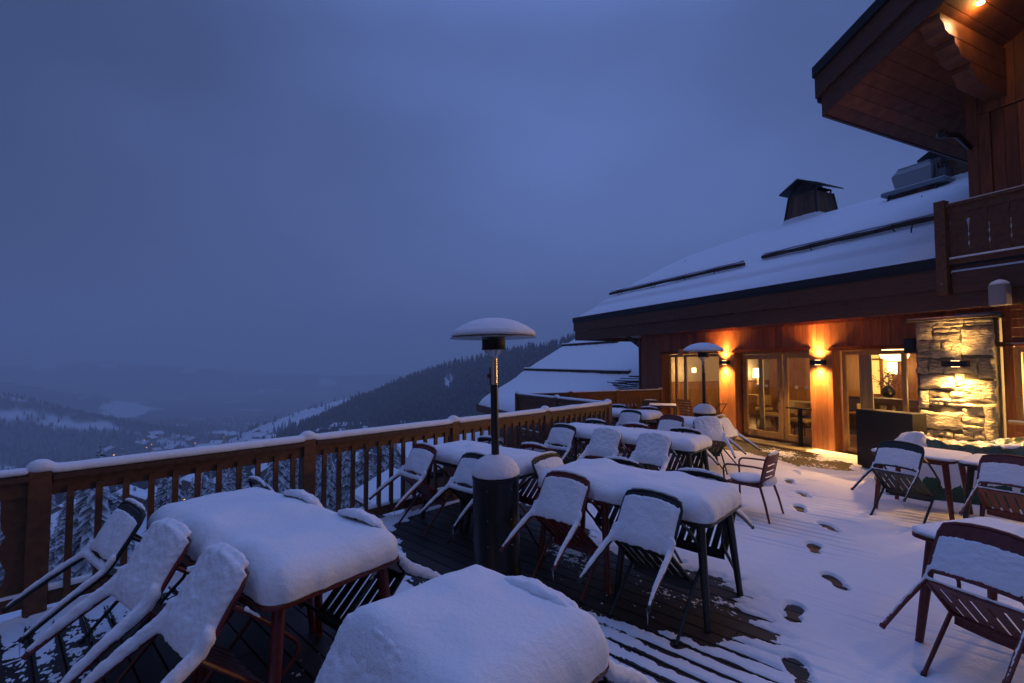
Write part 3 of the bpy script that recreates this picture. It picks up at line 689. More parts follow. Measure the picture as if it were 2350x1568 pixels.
def fret_rail(pts, root, wood_, snow=.06, bw=.13, z0=.12, zt=1.06, style=0, cap=True, base=0.0):
    caps = MB(); upv = Vector((0, 0, 1))
    for i, p in enumerate(pts):
        j = min(i, len(pts) - 2); d = (pts[j + 1] - pts[j]).normalized(); sx = Vector((-d.y, d.x, 0))
        if not (i == 0 and root.name.startswith('terrace_railing')):
            mb = MB(Matrix(((d.x, sx.x, 0, p.x), (d.y, sx.y, 0, p.y), (0, 0, 1, p.z), (0, 0, 0, 1)))); mb.tone = random.random()
            mb.box(-.055, .055, -.055, .055, -.25, zt + .03); mb.build('post', wood_, root, bevel=.004)
            if cap: snow_knob(caps, p + Vector((0, 0, zt + .032)), .11, snow * 1.2)
    bme = None
    for i in range(len(pts) - 1):
        a, b = pts[i], pts[i + 1]; d = (b - a).normalized(); L = (b - a).length; a2 = a + d * .058; b2 = b - d * .058
        mb = MB(); mb.tone = random.random(); mb.beam(a2 + upv * (zt - .02), b2 + upv * (zt - .02), .11, .04); mb.build('handrail', WOODRD, root)
        mb = MB(); mb.tone = random.random(); mb.beam(a2 + upv * (zt - .10), b2 + upv * (zt - .10), .05, .11); mb.build('rail_board', wood_, root)
        mb = MB(); mb.beam(a2 + upv * (z0 + .02), b2 + upv * (z0 + .02), .06, .09); mb.build('bottom_rail', wood_, root)
        nb = max(2, int(L / (bw + .006)))
        for k in range(nb):
            q = a + d * (L * (k + .5) / nb)
            if bme is None:
                m_ = MB(); vs, fs = cut_board(bw, z0 + .07, zt - .15, .022, style); m_.add(vs, fs); bme = m_.mesh('fretwork_board', wood_)
            o = obj('fretwork_board', bme, root); o.location = q; o.rotation_euler = (0, 0, math.atan2(d.y, d.x))
        if cap: snow_rope(caps, a2 + upv * (zt + .002), b2 + upv * (zt + .002), .115, snow, seed=i + 5)
        sm = MB(); snow_rope(sm, a2 + upv * (z0 + .067), b2 + upv * (z0 + .067), .065, .02, seed=i + 9); obj('rail_snow', sm.mesh('rail_snow', SNOW, True, 80), root)
    if cap: obj('rail_snow', baked(caps, 'rail_snow', SNOW, .018, 8, .002), root)
r0 = empty('terrace_railing', tuple(rail_pts[1])); tag(r0, 'fretwork end panel of the railing at the far left edge, beside the first post', 'railing')
with_root(r0, lambda: fret_rail([rail_pts[3] + Vector((0, 0, 0)), rail_pts[2], rail_pts[1]], r0, WOODR, bw=.19))
r2 = empty('terrace_railing', tuple(P5)); tag(r2, 'short fretwork railing running back from the far corner of the deck', 'railing')
with_root(r2, lambda: fret_rail([P5, P5.lerp(R2E, .5), R2E], r2, WOODR))
r3 = empty('terrace_railing', tuple(R2E)); tag(r3, 'rear fretwork railing with pointed cutouts reaching the restaurant wall', 'railing')
with_root(r3, lambda: fret_rail([R2E, R2E.lerp(R3E, .33), R2E.lerp(R3E, .66), R3E], r3, WOODR, snow=.035))

# ------------------------------------------------------------------ patio heaters
def heater():
    t = empty('patio_heater')
    mb = MB(); mb.lathe([(.215, 0.0), (.218, .03), (.212, .04), (.212, .845), (.218, .85), (.218, .868), (.20, .874), (.03, .876)], 40); mb.build('gas_bottle_housing', BLACKM, t, smooth=True)
    mb = MB()
    for z in (.30, .52, .78):
        for k in range(6): mb.lathe([(.006, -.002), (.006, .003), (.002, .005)], 8, (.213 * math.cos(k * PI / 3 - 1.9), .213 * math.sin(k * PI / 3 - 1.9), z))
    mb.build('screw', STEEL, t)
    mb = MB(); mb.tube([(0, 0, .86), (0, 0, 1.70)], .036, 20); mb.build('pole', BLACKM, t, smooth=True)
    mb = MB(); mb.tube([(0, 0, 1.70), (0, 0, 1.95)], .034, 20); o = mb.build('valve_tube', STEEL, t, smooth=True)
    k = MB(); k.box(-.042, -.030, -.012, .012, 1.70, 1.86); k.box(.032, .040, -.012, .012, 1.70, 1.86); k.build('tube_bracket', BLACKM, t)
    k = MB(); k.box(-.062, -.040, -.03, -.018, 1.76, 1.80); k.build('valve_knob', REDM, t, bevel=.004)
    mb = MB(); mb.lathe([(.034, 1.94), (.045, 1.965), (.085, 2.01), (.09, 2.02)], 28); mb.build('burner_cone', STEEL, t, smooth=True)
    mb = MB()
    for ring, (r, z) in enumerate(((.055, 1.985), (.07, 2.0), (.082, 2.013))):
        for k in range(14):
            a = 2 * PI * (k + ring * .5) / 14; mb.lathe([(.004, -.004), (.005, 0), (.004, .004)], 6, (r * math.cos(a), r * math.sin(a), z))
    mb.build('burner_holes', BLACKM, t)
    mb = MB(); mb.lathe([(.09, 2.02), (.112, 2.022), (.114, 2.03), (.108, 2.04), (.108, 2.115), (.112, 2.12), (.05, 2.125)], 28); mb.build('burner_cage', mat_once('burnt_metal', (.02, .018, .016), .55, .6), t, smooth=True)
    mb = MB(); mb.lathe([(.40, 2.128), (.403, 2.132), (.38, 2.142), (.30, 2.165), (.2, 2.18), (.1, 2.188), (.02, 2.19), (.02, 2.184), (.1, 2.18), (.2, 2.17), (.3, 2.155), (.395, 2.129)], 48); mb.build('reflector_hood', STEEL, t, smooth=True)
    mb = MB(); mb.lathe([(.385, 2.146), (.395, 2.160), (.375, 2.195), (.30, 2.245), (.21, 2.285), (.12, 2.308), (.05, 2.316), (.005, 2.317)], 48)
    me = baked(mb, 'hood_snow', SNOW, .012, 3, .003); obj('hood_snow', me, t)
    mb = MB(); mb.lathe([(.20, .872), (.222, .885), (.222, .92), (.20, .965), (.16, 1.01), (.10, 1.045), (.05, 1.06), (.03, 1.062)], 40)
    obj('base_snow', baked(mb, 'base_snow', SNOW, .012, 4, .004), t)
    return t
_mc = {}
def mat_once(name, *a, **k):
    if name not in _mc: _mc[name] = mat(name, *a, **k)
    return _mc[name]
h1 = heater(); h1.location = (-.135, 4.40, 0); h1.rotation_euler = (R(.3), R(-1.0), 0)
tag(h1, 'black patio heater in the middle of the terrace with a domed snow cap', 'patio heater', 'patio heaters')
h2 = copy_tree(h1); h2.location = (3.97, 9.80, 0); h2.rotation_euler = (0, R(-1.0), 1.0)
tag(h2, 'far patio heater standing in front of the left lit window', 'patio heater', 'patio heaters')
# ------------------------------------------------------------------ restaurant wing and upper chalet (s along the wall to the right, n into the house)
BLD = empty('mountain_restaurant', tuple(WO)); tag(BLD, 'timber restaurant with snowy roof, lit doors, stone pillar and upper balcony along the right side', 'building')
def WMB(): return MB(WM)
def ws(u, n=0.0, v=833):
    """wall coordinate s under picture column u, on the plane n"""
    k = (u - 1175) / FPX; a = WO + WN * n
    return (k * a.y - a.x) / (WD.x - k * WD.y)
def boards(mb, s0, s1, n, z0, z1, bw=.16, th=.022, horiz=False):
    if horiz:
        k = max(1, round((z1 - z0) / bw)); st = (z1 - z0) / k
        for i in range(k): mb.tone = random.random(); mb.box(s0, s1, n - th, n, z0 + i * st + .002, z0 + (i + 1) * st - .003)
    else:
        k = max(1, round((s1 - s0) / bw)); st = (s1 - s0) / k
        for i in range(k): mb.tone = random.random(); mb.box(s0 + i * st + .002, s0 + (i + 1) * st - .002, n - th, n, z0, z1)
S_L = ws(1471)                  # left corner
HEAD = 2.17
s_w1a, s_w1b = ws(1521), ws(1651)
s_da, s_db = ws(1687), ws(1859)
s_wa, s_wb = ws(1911), ws(1911) + 2.75
STL, STR = 4.12, 5.17
wl = MB(WM)
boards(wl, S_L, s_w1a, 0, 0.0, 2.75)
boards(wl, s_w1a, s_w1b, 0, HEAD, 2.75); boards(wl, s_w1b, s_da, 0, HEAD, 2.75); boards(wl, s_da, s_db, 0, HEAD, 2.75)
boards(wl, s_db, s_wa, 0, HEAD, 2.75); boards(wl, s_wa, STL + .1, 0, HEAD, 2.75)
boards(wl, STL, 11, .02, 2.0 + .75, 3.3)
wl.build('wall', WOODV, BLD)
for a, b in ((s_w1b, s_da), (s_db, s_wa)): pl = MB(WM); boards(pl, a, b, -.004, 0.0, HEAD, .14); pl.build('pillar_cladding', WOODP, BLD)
mb = MB(WM)   # door and window reveals and structure behind the cladding
for a, b in ((S_L, s_w1a), (s_w1b, s_da), (s_db, s_wa)): mb.tone = .5; mb.box(a + .003, b - .003, .002, .34, 0, HEAD)
mb.box(S_L + .003, STL + .3, .002, .34, HEAD + .002, 2.9); mb.build('wall_core', WOODV, BLD)
mb = MB(WM)
for a, b in ((s_w1a, s_w1b), (s_da, s_db), (s_wa, s_wb)):
    mb.hexa([(a - .05, -.09, HEAD - .01), (b + .05, -.09, HEAD - .01), (b + .05, -.022, HEAD - .01), (a - .05, -.022, HEAD - .01), (a - .05, -.075, HEAD + .025), (b + .05, -.075, HEAD + .025), (b + .05, -.022, HEAD + .07), (a - .05, -.022, HEAD + .07)])
mb.build('lintel_trim', WOODV, BLD)
mb = MB(WM); mb.box(S_L - .06, S_L + .02, -.05, .3, 0, 2.75); mb.build('corner_board', WOODRD, BLD)
def frame(mb, a, b, z0, z1, n, w_=.07, d=.06):
    mb.box(a, a + w_, n, n + d, z0, z1); mb.box(b - w_, b, n, n + d, z0, z1); mb.box(a + w_ + .001, b - w_ - .001, n, n + d, z1 - w_, z1); mb.box(a + w_ + .001, b - w_ - .001, n, n + d, z0, z0 + w_)
def window(a, b, z0, z1, n, mull=(), name='window', w_=.07):
    fm = MB(WM); frame(fm, a, b, z0, z1, n, w_)
    for m in mull: fm.box(m - w_ / 2, m + w_ / 2, n + .001, n + .059, z0 + w_, z1 - w_)
    f = fm.build(name, OAK, BLD, bevel=.004)
    g = MB(WM); g.box(a + w_ + .001, b - w_ - .001, n + .027, n + .031, z0 + w_ + .001, z1 - w_ - .001); g.build('pane', GLASS, f)
    return f
NR = .20
window(s_w1a + .02, s_w1b - .01, .03, HEAD - .02, NR, (ws(1550, NR),))
sm_ = ws(1795, NR)
# door: two leaves
def leaf(a, b, n, w_=.12, handle=None):
    fm = MB(WM); z0, z1 = .05, HEAD - .06
    fm.box(a, a + w_, n, n + .055, z0, z1); fm.box(b - w_, b, n, n + .055, z0, z1); fm.box(a + w_ + .001, b - w_ - .001, n, n + .055, z1 - w_, z1); fm.box(a + w_ + .001, b - w_ - .001, n, n + .055, z0, z0 + .16)
    f = fm.build('door', OAK, BLD, bevel=.004)
    g = MB(WM); g.box(a + w_, b - w_, n + .025, n + .03, z0 + .16, z1 - w_); g.build('pane', GLASS, f)
    # round warning dots on the glass
    dm = MB(WM)
    for q in (.3, .62) if handle else (.35, .75):
        c = a + w_ + (b - a - 2 * w_) * q
        vs = []; 
        for yy in (n + .019, n + .022):
            for k in range(16): vs.append((c + .048 * math.cos(k * PI / 8) , yy, 1.33 + .04 * math.sin(k * PI / 8)))
        dm.add(vs, [tuple(range(16)), tuple(range(31, 15, -1))] + [(k, (k + 1) % 16, 16 + (k + 1) % 16, 16 + k) for k in range(16)])
    dm.build('glass_marker', mat_once('marker_sticker', (.75, .62, .42), .5), f)
    if handle:
        h = MB(WM); h.tube([(handle, n - .05, .95), (handle, n - .05, 1.22)], .012, 8); h.tube([(handle, n, .98), (handle, n - .05, .98)], .008, 6); h.tube([(handle, n, 1.19), (handle, n - .05, 1.19)], .008, 6)
        h.build('handle', STEEL, f)
    h = MB(WM)
    for z in (.3, 1.1, 1.85): h.box(a - .004, a + .012, n - .012, n - .001, z, z + .10)
    h.build('hinge', STEEL, f)
leaf(s_da + .05, sm_ - .02, NR, .12, sm_ - .08); leaf(sm_ + .02, s_db - .01, NR, .10)
fm = MB(WM); frame(fm, s_da, s_db, .02, HEAD, NR + .06, .05, .05); fm.build('door_frame', OAK, BLD)
m3 = ws(2072, NR)
window(s_wa + .06, s_wb, .03, HEAD - .02, NR, (m3,), w_=.08)
window(STR + .12, STR + 3.6, .98, 2.15, .03, (STR + .55, STR + 1.7, STR + 2.7), w_=.08)  # widened out of view so the added room light reaches the tables
mb = MB(WM); mb.tone = .4
boards(mb, STR, STR + .12, .02, 0, 2.75); boards(mb, STR + .12, STR + 3.6, .02, 0, .96, horiz=True); boards(mb, STR + .12, STR + 3.6, .02, 2.17, 2.75, horiz=True); boards(mb, STR + 3.6, 11, .02, 0, 2.75)
mb.build('side_wall', WOODV, BLD)
mb = MB(WM); mb.box(STR + .05, STR + 3.7, -.08, .02, .93, .96); snl = mb.build('window_sill', OAK, BLD)
mb = MB(); snow_rope(mb, W(STR + .05, -.04, .962), W(STR + 3.7, -.04, .962), .09, .03); obj('sill_snow', mb.mesh('sill_snow', SNOW, True), snl)
mb = MB(WM); mb.box(STR + .05, STR + 3.7, -.06, -.003, 2.17, 2.2); lt = mb.build('window_head', WOODV, BLD)
mb = MB(); snow_rope(mb, W(STR + .05, -.03, 2.202), W(STR + 3.7, -.03, 2.202), .055, .018); obj('head_snow', mb.mesh('head_snow', SNOW, True), lt)
# plinth step along the wall
mb = MB(WM)
for i in range(5): mb.tone = random.random(); mb.box(ws(1560), 4.3, -.62 + i * .122, -.62 + i * .122 + .117, .001, .014)
struct(mb.build('door_step', DECKW))

# stone pillar ------------------------------------------------------
STONE = mat('grey_gneiss', (.3, .27, .22), .85); STONE, _cr = noisy(STONE, (.26, .23, .19), (.52, .46, .36), 7, (1, 1, 2.2), 9, 1.0, 13, .05, .3, .7, 'Object'); tone_mix(STONE, _cr, .6, 1.25)
MORTAR = mat('dark_mortar', (.10, .088, .07), .9)
sp = MB(WM); sp.box(STL + .03, STR - .03, -.24, .5, 0, 2.63); sp.build('stone_pillar_core', MORTAR, BLD)
def stone(mb, x0, x1, z0, z1, face_n, depth, axis='s'):
    """one rough block: a gridded face pushed in and out"""
    nx = max(3, int((x1 - x0) / .035)); nz_ = max(3, int((z1 - z0) / .035)); vs = []; fs = []
    sx_, sz_ = random.uniform(-.02, .02), random.uniform(-.02, .02); cx, cz = (x0 + x1) / 2, (z0 + z1) / 2
    pr = random.uniform(-.010, .016)
    for i in range(nx + 1):
        for j in range(nz_ + 1):
            u, v = i / nx, j / nz_; x = x0 + (x1 - x0) * u; z = z0 + (z1 - z0) * v
            e = min(u, 1 - u) * (x1 - x0); f = min(v, 1 - v) * (z1 - z0); k = min(1, min(e, f) / .02) ** .6
            n = noise.noise(Vector((x * 5 + face_n * 9, z * 9, cx * 3))) * .022 + noise.noise(Vector((x * 16, z * 24, cz * 7))) * .014
            x2 = x + (0 if 0 < u < 1 else noise.noise(Vector((z * 8, cx * 5, 3))) * .030); z2 = z + (0 if 0 < v < 1 else noise.noise(Vector((x * 7, cz * 5, 7))) * .034)
            y = face_n - k * (depth + pr + n + (u - .5) * sx_ + (v - .5) * sz_)
            vs.append((x2, y, z2) if axis == 's' else (y, x2, z2))
    m = nz_ + 1
    for i in range(nx):
        for j in range(nz_): fs.append((i * m + j, (i + 1) * m + j, (i + 1) * m + j + 1, i * m + j + 1))
    mb.tone = random.random(); mb.add(vs, fs)
rs = random.Random(11); sm2 = MB(WM)
rows_z = [0.0, .16, .34, .62, .72, .80, .88, 1.02, 1.16, 1.22, 1.29, 1.42, 1.50, 1.72, 1.84, 1.98, 2.10, 2.30, 2.42, 2.50, 2.56, 2.63]
random.seed(5)
# big corner blocks first, courses fill between them
big = [(STR - .42, STR, 2.02, 2.50), (STR - .40, STR, 1.26, 1.62), (STR - .22, STR, 1.64, 2.0), (STL, STL + .16, 1.70, 1.98), (STL, STL + .15, 1.1, 1.42), (STR - .17, STR, .62, 1.24), (STL, STL + .20, .3, .72), (STL + .02, STL + .52, 1.44, 1.69), (STL, STL + .6, .76, 1.06), (STL, STL + .24, 2.30, 2.56)]
for (a, b, c, d) in big: stone(sm2, a + .003, b - .003, c + .003, d - .003, -.25, .034)
def inside_big(x0, x1, z0, z1): return [g for g in big if x0 < g[1] and x1 > g[0] and z0 < g[3] - .02 and z1 > g[2] + .02]
for z0, z1 in zip(rows_z[:-1], rows_z[1:]):
    x = STL
    while x < STR - .03:
        x1 = min(STR, x + random.uniform(.10, .36))
        if STR - x1 < .12: x1 = STR
        hit = inside_big(x, x1, z0, z1)
        if hit:
            g = min(hit, key=lambda q: q[0])
            if g[0] <= x + .03: x = g[1]; continue
            x1 = min(x1, g[0])
        if x1 - x > .05: stone(sm2, x + .002, x1 - .002, z0 + .001, z1 - .001, -.25, .024)
        x = x1
for z0, z1 in zip(rows_z[:-1:2], rows_z[2::2]):   # left return of the pillar
    y = -.25
    while y < .34:
        y1 = min(.36, y + random.uniform(.18, .4)); stone(sm2, y + .005, y1 - .005, z0 + .005, z1 - .005, STL, .03, 'n'); y = y1
sm2.build('stone_facing', STONE, BLD, smooth=True, ang=70)
mb = MB(WM); mb.box(STL - .09, STR + .04, -.42, .1, 2.635, 2.658); slab = mb.build('pillar_cap_slab', MORTAR, BLD)
mb = MB(WM); mb.box(STL - .07, STR + .0, -.40, .0, 2.662, 2.69); obj('cap_snow', baked(mb, 'cap_snow', SNOW, .012, 6, .006), slab)

# fascia and roof ---------------------------------------------------
EN = -1.1; SE0 = -6.16; SE1 = 11.0; SLOPE = math.tan(R(24.5)); ZE = 3.50
mb = MB(WM); mb.tone = .45
mb.box(SE0, SE1, EN - .00, EN + .05, 2.73, 3.06); mb.tone = .6; mb.box(SE0 - .03, SE1, EN - .045, EN + .012, 3.065, 3.42)
mb.tone = .5; mb.box(SE0, SE0 + .05, EN + .052, EN + 7.5, 2.73, 3.06)
# butt joints in the long boards
mb.build('fascia', WOODD, BLD)
mb = MB(WM); x = SE0 + 2.3
while x < SE1: mb.box(x, x + .006, EN - .048, EN - .044, 3.065, 3.42); mb.box(x + 1.1, x + 1.106, EN - .003, EN, 2.73, 3.06); x += 3.1
mb.build('board_joint', BLACKM, BLD)
mb = MB(WM); mb.box(SE0 - .05, SE1, EN - .075, EN + .02, 3.425, 3.57); mb.build('gutter_flashing', FLASH, BLD)
mb = MB(WM)   # soffit under the overhang
boards_n = 7
for i in range(boards_n):
    mb.tone = random.random(); st = (1.1 - .06) / boards_n; mb.box(SE0 + .06, 4.85, EN + .055 + i * st, EN + .055 + (i + 1) * st - .004, 2.86, 2.88)
mb.box(SE0 + .06, S_L - .06, 0.0, 4.5, 2.86, 2.88)
mb.build('soffit', WOODS, BLD)
mb = MB(WM); mb.beam((S_L - .05, .02, 2.45), (S_L - .75, -.0, 2.84), .08, .10); mb.build('eave_brace', WOODRD, BLD)
RW = 7.0
def roofpt(s, w_, z=0): return (s, EN - .06 + w_, ZE + w_ * SLOPE + z)
mb = MB(WM)
mb.hexa([roofpt(SE0 - .05, 0, -.12), roofpt(SE1, 0, -.12), roofpt(SE1, RW, -.12), roofpt(SE0 - .05, RW, -.12), roofpt(SE0 - .05, 0, 0), roofpt(SE1, 0, 0), roofpt(SE1, RW, 0), roofpt(SE0 - .05, RW, 0)])
zr = ZE + RW * SLOPE
mb.hexa([(SE0 - .05, EN - .06 + RW + .001, zr - .12), (SE1, EN - .06 + RW + .001, zr - .12), (SE1, EN + 2 * RW, ZE), (SE0 - .05, EN + 2 * RW, ZE), (SE0 - .05, EN - .06 + RW + .001, zr), (SE1, EN - .06 + RW + .001, zr), (SE1, EN + 2 * RW, ZE + .12), (SE0 - .05, EN + 2 * RW, ZE + .12)])
roof = mb.build('roof', FLASH, BLD)
mb = MB(WM); mb.add([(SE0 + .4, EN + .3, 2.9), (SE0 + .4, EN + 2 * RW - .5, 2.9), (SE0 + .4, EN + RW, zr - .25), (SE0 + .4, EN + .3, 3.5)], [(0, 1, 2, 3)]); mb.build('gable_wall', WOODD, BLD)
def roof_snow_h(s, w_):
    e = min(1, max(0, w_) / .25) ** .5; t = .10 + .10 * min(1, max(0, (w_ - .85) / .10)) + .10 * min(1, max(0, (w_ - 1.9) / .5)) + .10 * min(1, w_ / 5)
    el = min(1, max(0, s - SE0 + .03) / .35) ** .5
    t += .03 * noise.noise(Vector((s * .6, w_ * .9, 2))) + .02 * noise.noise(Vector((s * 2.2, w_ * 3, 5)))
    if s < SE0 + 2.5 and w_ > 4.5: t -= .25 * ((w_ - 4.5) / 2.5) ** 2 * (1 - (s - SE0) / 2.5)
    return max(.012, t * e * el)
ss = [SE0 - .05 + q for q in (0, .03, .08, .15, .25, .4)] + list(np.arange(SE0 + .5, 8.0, .22)); ww = [.0, .03, .07, .12, .2, .3, .45, .65, .8, .86, .92, .98, 1.1, 1.4, 1.7, 1.9, 2.1, 2.3, 2.6] + list(np.arange(2.9, RW - .1, .3)) + [RW - .1, RW, RW + .15, RW + .5, RW + 1.5, RW + 4]
vs = []; m = len(ww)
for s in ss:
    for w_ in ww:
        zz = w_ * SLOPE if w_ <= RW else (2 * RW - w_) * SLOPE
        zz -= .10 * math.exp(-((w_ - RW) / .3) ** 2)
        vs.append((s, EN - .06 + w_, ZE + .004 + zz + roof_snow_h(s, w_)))
fs = [(i * m + j, (i + 1) * m + j, (i + 1) * m + j + 1, i * m + j + 1) for i in range(len(ss) - 1) for j in range(m - 1)]
n0 = len(vs)
for s in ss: vs.append((s, EN - .06, ZE + .003))
fs += [(n0 + i, n0 + i + 1, (i + 1) * m, i * m) for i in range(len(ss) - 1)]
n1 = len(vs)
for w_ in ww:
    zz = w_ * SLOPE if w_ <= RW else (2 * RW - w_) * SLOPE
    vs.append((ss[0], EN - .06 + w_, ZE + .003 + zz))
fs += [(j, j + 1, n1 + j + 1, n1 + j) for j in range(m - 1)]
mb = MB(WM); mb.add(vs, fs); rsn = mb.build('roof_snow', SNOWR, roof, smooth=True, ang=85)
# helper: hit the roof plane from a picture point
def on_roof(u, v, lift=0.0):
    o = Vector((0, 0, HC)); r = ray(u, v); p0 = WM @ Vector(roofpt(0, 0, lift)); nn = (WN * -SLOPE + Vector((0, 0, 1)))
    t = nn.dot(p0 - o) / nn.dot(r); p = o + r * t; q = p - WO
    return q.dot(WD), q.dot(WN) - EN + .06, p
def guard_log(a, b, hooks):
    (s0, w0, _), (s1, w1, _) = a, b; w_ = (w0 + w1) / 2
    mb = MB(WM); n = 10; pts = [roofpt(s0 + (s1 - s0) * i / n, w_ + .02 * math.sin(i * 1.7), .33) for i in range(n + 1)]
    mb.tube(pts, [.048 + .005 * math.sin(i * 2.3) for i in range(n + 1)], 12); lg = mb.build('snow_guard_log', BARK, roof, smooth=True, ang=50)
    mb = MB(WM)
    for h in hooks:
        s = s0 + (s1 - s0) * h; c = Vector(roofpt(s, w_, .33))
        mb.tube([c + Vector((0, math.cos(t) * .10, math.sin(t) * .10)) for t in [R(-200 + k * 26) for k in range(9)]], .014, 6)
    mb.build('log_hook', BLACKM, lg)
    mb = MB(WM); k = 16; m2 = 8; vs = []; fs = []
    for i in range(k + 1):
        s = s0 + (s1 - s0) * (.01 + .98 * i / k); h = .05 * (1 + .5 * noise.noise(Vector((s * 2, 3, 1))))
        for j in range(m2): an = R(25 + 130 * j / (m2 - 1)); vs.append((s, EN - .06 + w_ + .09 * math.cos(an), ZE + w_ * SLOPE + .33 + .045 + h * math.sin(an) * 1.2))
    for i in range(k):
        for j in range(m2 - 1): fs.append((i * m2 + j, i * m2 + j + 1, (i + 1) * m2 + j + 1, (i + 1) * m2 + j))
        fs.append((i * m2 + m2 - 1, i * m2, (i + 1) * m2, (i + 1) * m2 + m2 - 1))
    mb.add(vs, fs); mb.build('log_snow', SNOW, lg, smooth=True, ang=85)
guard_log(on_roof(1397, 684, .2), on_roof(1713, 615, .2), (.10, .40, .65, .84))
guard_log(on_roof(1736, 609, .2), on_roof(2175, 503, .2), (.35, .80))
# three small hooks poking from the snow
for (u, v) in ((1587, 648 - 2), (1776, 595 - 2), (2160, 492)):
    pass
hk = MB()
for (u, v) in ((1570, 605), (2112, 461), (2090, 525)):
    s, w_, p = on_roof(u, v, .32); q = p
    hk.tube([q - Vector((0, 0, .12)), q + Vector((0.02, 0, .02)), q + Vector((.06, .02, .13))], .012, 6)
hk.build('roof_hook', BLACKM, roof)
# chimneys ----------------------------------------------------------
CHW = wood('chimney_boards', (.09, .045, .028), (.17, .085, .055), (3, 3, 1), .7)
def chimney(u, v, wd, h, capw, kind='hat'):
    s, w_, p = on_roof(u, v, .15)
    root = empty('chimney'); link_parent(root, roof); root.matrix_basis = WM @ Matrix.Translation(roofpt(s, w_, 0)); 
    a, b = wd * .72, wd * .50; mb = MB(); z0, z1 = -.6, h; nb = 5
    for sd in range(4):
        Mr = Matrix.Rotation(sd * PI / 2, 4, 'Z')
        for i in range(nb):
            mb.tone = random.random(); t0, t1 = -1 + 2 * i / nb + .01, -1 + 2 * (i + 1) / nb - .01
            ps = [(a * t0, -a, z0), (a * t1, -a, z0), (a * t1, -a + .02, z0), (a * t0, -a + .02, z0), (b * t0, -b, z1), (b * t1, -b, z1), (b * t1, -b + .02, z1), (b * t0, -b + .02, z1)]
            mb.hexa([Mr @ Vector(q) for q in ps])
    return root, mb, a, b, z1
def finish_chimney(root, mb, a, b, z1, kind):
    c = mb.build('chimney_cladding', CHW, root)
    mb = MB()
    for sx_ in (-1, 1):
        for sy_ in (-1, 1): mb.beam((a * sx_, a * sy_, -.6), (b * sx_, b * sy_, z1), .05, .05, (1, 0, 0))
    mb.build('corner_strip', FLASH, root)
    if kind == 'hat':
        mb = MB(); hw = b + .22
        for sx_ in (-1, 1):
            for sy_ in (-1, 1): mb.beam((b * .9 * sx_, b * .9 * sy_, z1), (b * .9 * sx_, b * .9 * sy_, z1 + .14), .04, .04, (1, 0, 0))
        ridge = z1 + .50
        for sg in (-1, 1): mb.hexa([(0, -hw, ridge - .04), (sg * hw, -hw, z1 + .12), (sg * hw, hw, z1 + .12), (0, hw, ridge - .04), (0, -hw, ridge), (sg * hw, -hw, z1 + .16), (sg * hw, hw, z1 + .16), (0, hw, ridge)])
        mb.add([(-b, -b, z1 + .13), (b, -b, z1 + .13), (0, -b, ridge - .08), (-b, b, z1 + .13), (b, b, z1 + .13), (0, b, ridge - .08)], [(0, 1, 2), (3, 5, 4)])
        mb.build('chimney_hood', FLASH, root)
        mb = MB(); mb.hexa([(-.02, -hw, ridge + .004), (-hw, -hw, z1 + .164), (-hw, hw, z1 + .164), (-.02, hw, ridge + .004), (-.02, -hw + .02, ridge + .05), (-hw + .02, -hw + .02, z1 + .20), (-hw + .02, hw - .02, z1 + .20), (-.02, hw - .02, ridge + .05)])
        mb.build('hood_snow', SNOW, root)
        mb = MB(); 
        mb.lathe([(a * 1.6, -.35), (a * 1.5, .0), (a * 1.25, .25), (a * 1.0, .34), (.01, .36)], 4)
        for i in range(len(mb.v)): mb.v[i] = Matrix.Rotation(PI / 4, 4, 'Z') @ mb.v[i]
        obj('drift_snow', baked(mb, 'drift_snow', SNOWR, .05, 5, .02), root)
CH1 = chimney(1862, 508, .95, 1.05, 1.2); finish_chimney(*CH1, 'hat')
r_, mb_, a_, b_, z_ = chimney(2118, 456, 1.15, .42, 1.2); r_.matrix_basis = r_.matrix_basis @ Matrix.Scale(.74, 4); c2 = finish_chimney(r_, mb_, a_, b_ * 1.2, z_, 'box')
mb = MB(); mb.box(-.95, .95, -.72, .72, .43, .56); mb.build('chimney_curb', mat_once('pale_zinc', (.22, .26, .29), .5, .3), r_, bevel=.01)
mb = MB(); mb.box(-.93, .93, -.70, .70, .565, .60); obj('curb_snow', baked(mb, 'curb_snow', SNOW, .03, 5, .01), r_)
mb = MB(); mb.hexa([(-.62, -.45, .58), (.45, -.45, .58), (.45, .5, .58), (-.62, .5, .58), (-.72, -.5, 1.12), (.5, -.5, 1.12), (.5, .52, 1.12), (-.72, .52, 1.12)]); mb.hexa([(-.72, -.5, 1.121), (.5, -.5, 1.121), (.5, .52, 1.121), (-.72, .52, 1.121), (-.55, -.4, 1.36), (.4, -.4, 1.36), (.4, .42, 1.36), (-.55, .42, 1.36)])
mb.build('extractor_fan', mat_once('galvanised_duct', (.33, .34, .36), .5, .2), r_, bevel=.03)
mb = MB()
for k in range(5): mb.tube([(.55, -.3 + k * .16, .6), (.56 + .05 * k, -.3 + k * .15, 1.1), (.52, -.25 + k * .13, 1.38)], .03, 6)
mb.box(.50, .80, -.3, .3, .62, 1.0); mb.box(.3, .6, -.12, .2, 1.30, 1.46)
mb.build('fan_motor', mat_once('grey_motor', (.12, .12, .13), .6), r_)
mb = MB(); mb.box(-.58, .42, -.42, .44, 1.365, 1.40); obj('fan_snow', baked(mb, 'fan_snow', SNOW, .03, 5, .01), r_)
CH3 = chimney(2208, 424, .85, .75, 1.2); finish_chimney(*CH3, 'hat')

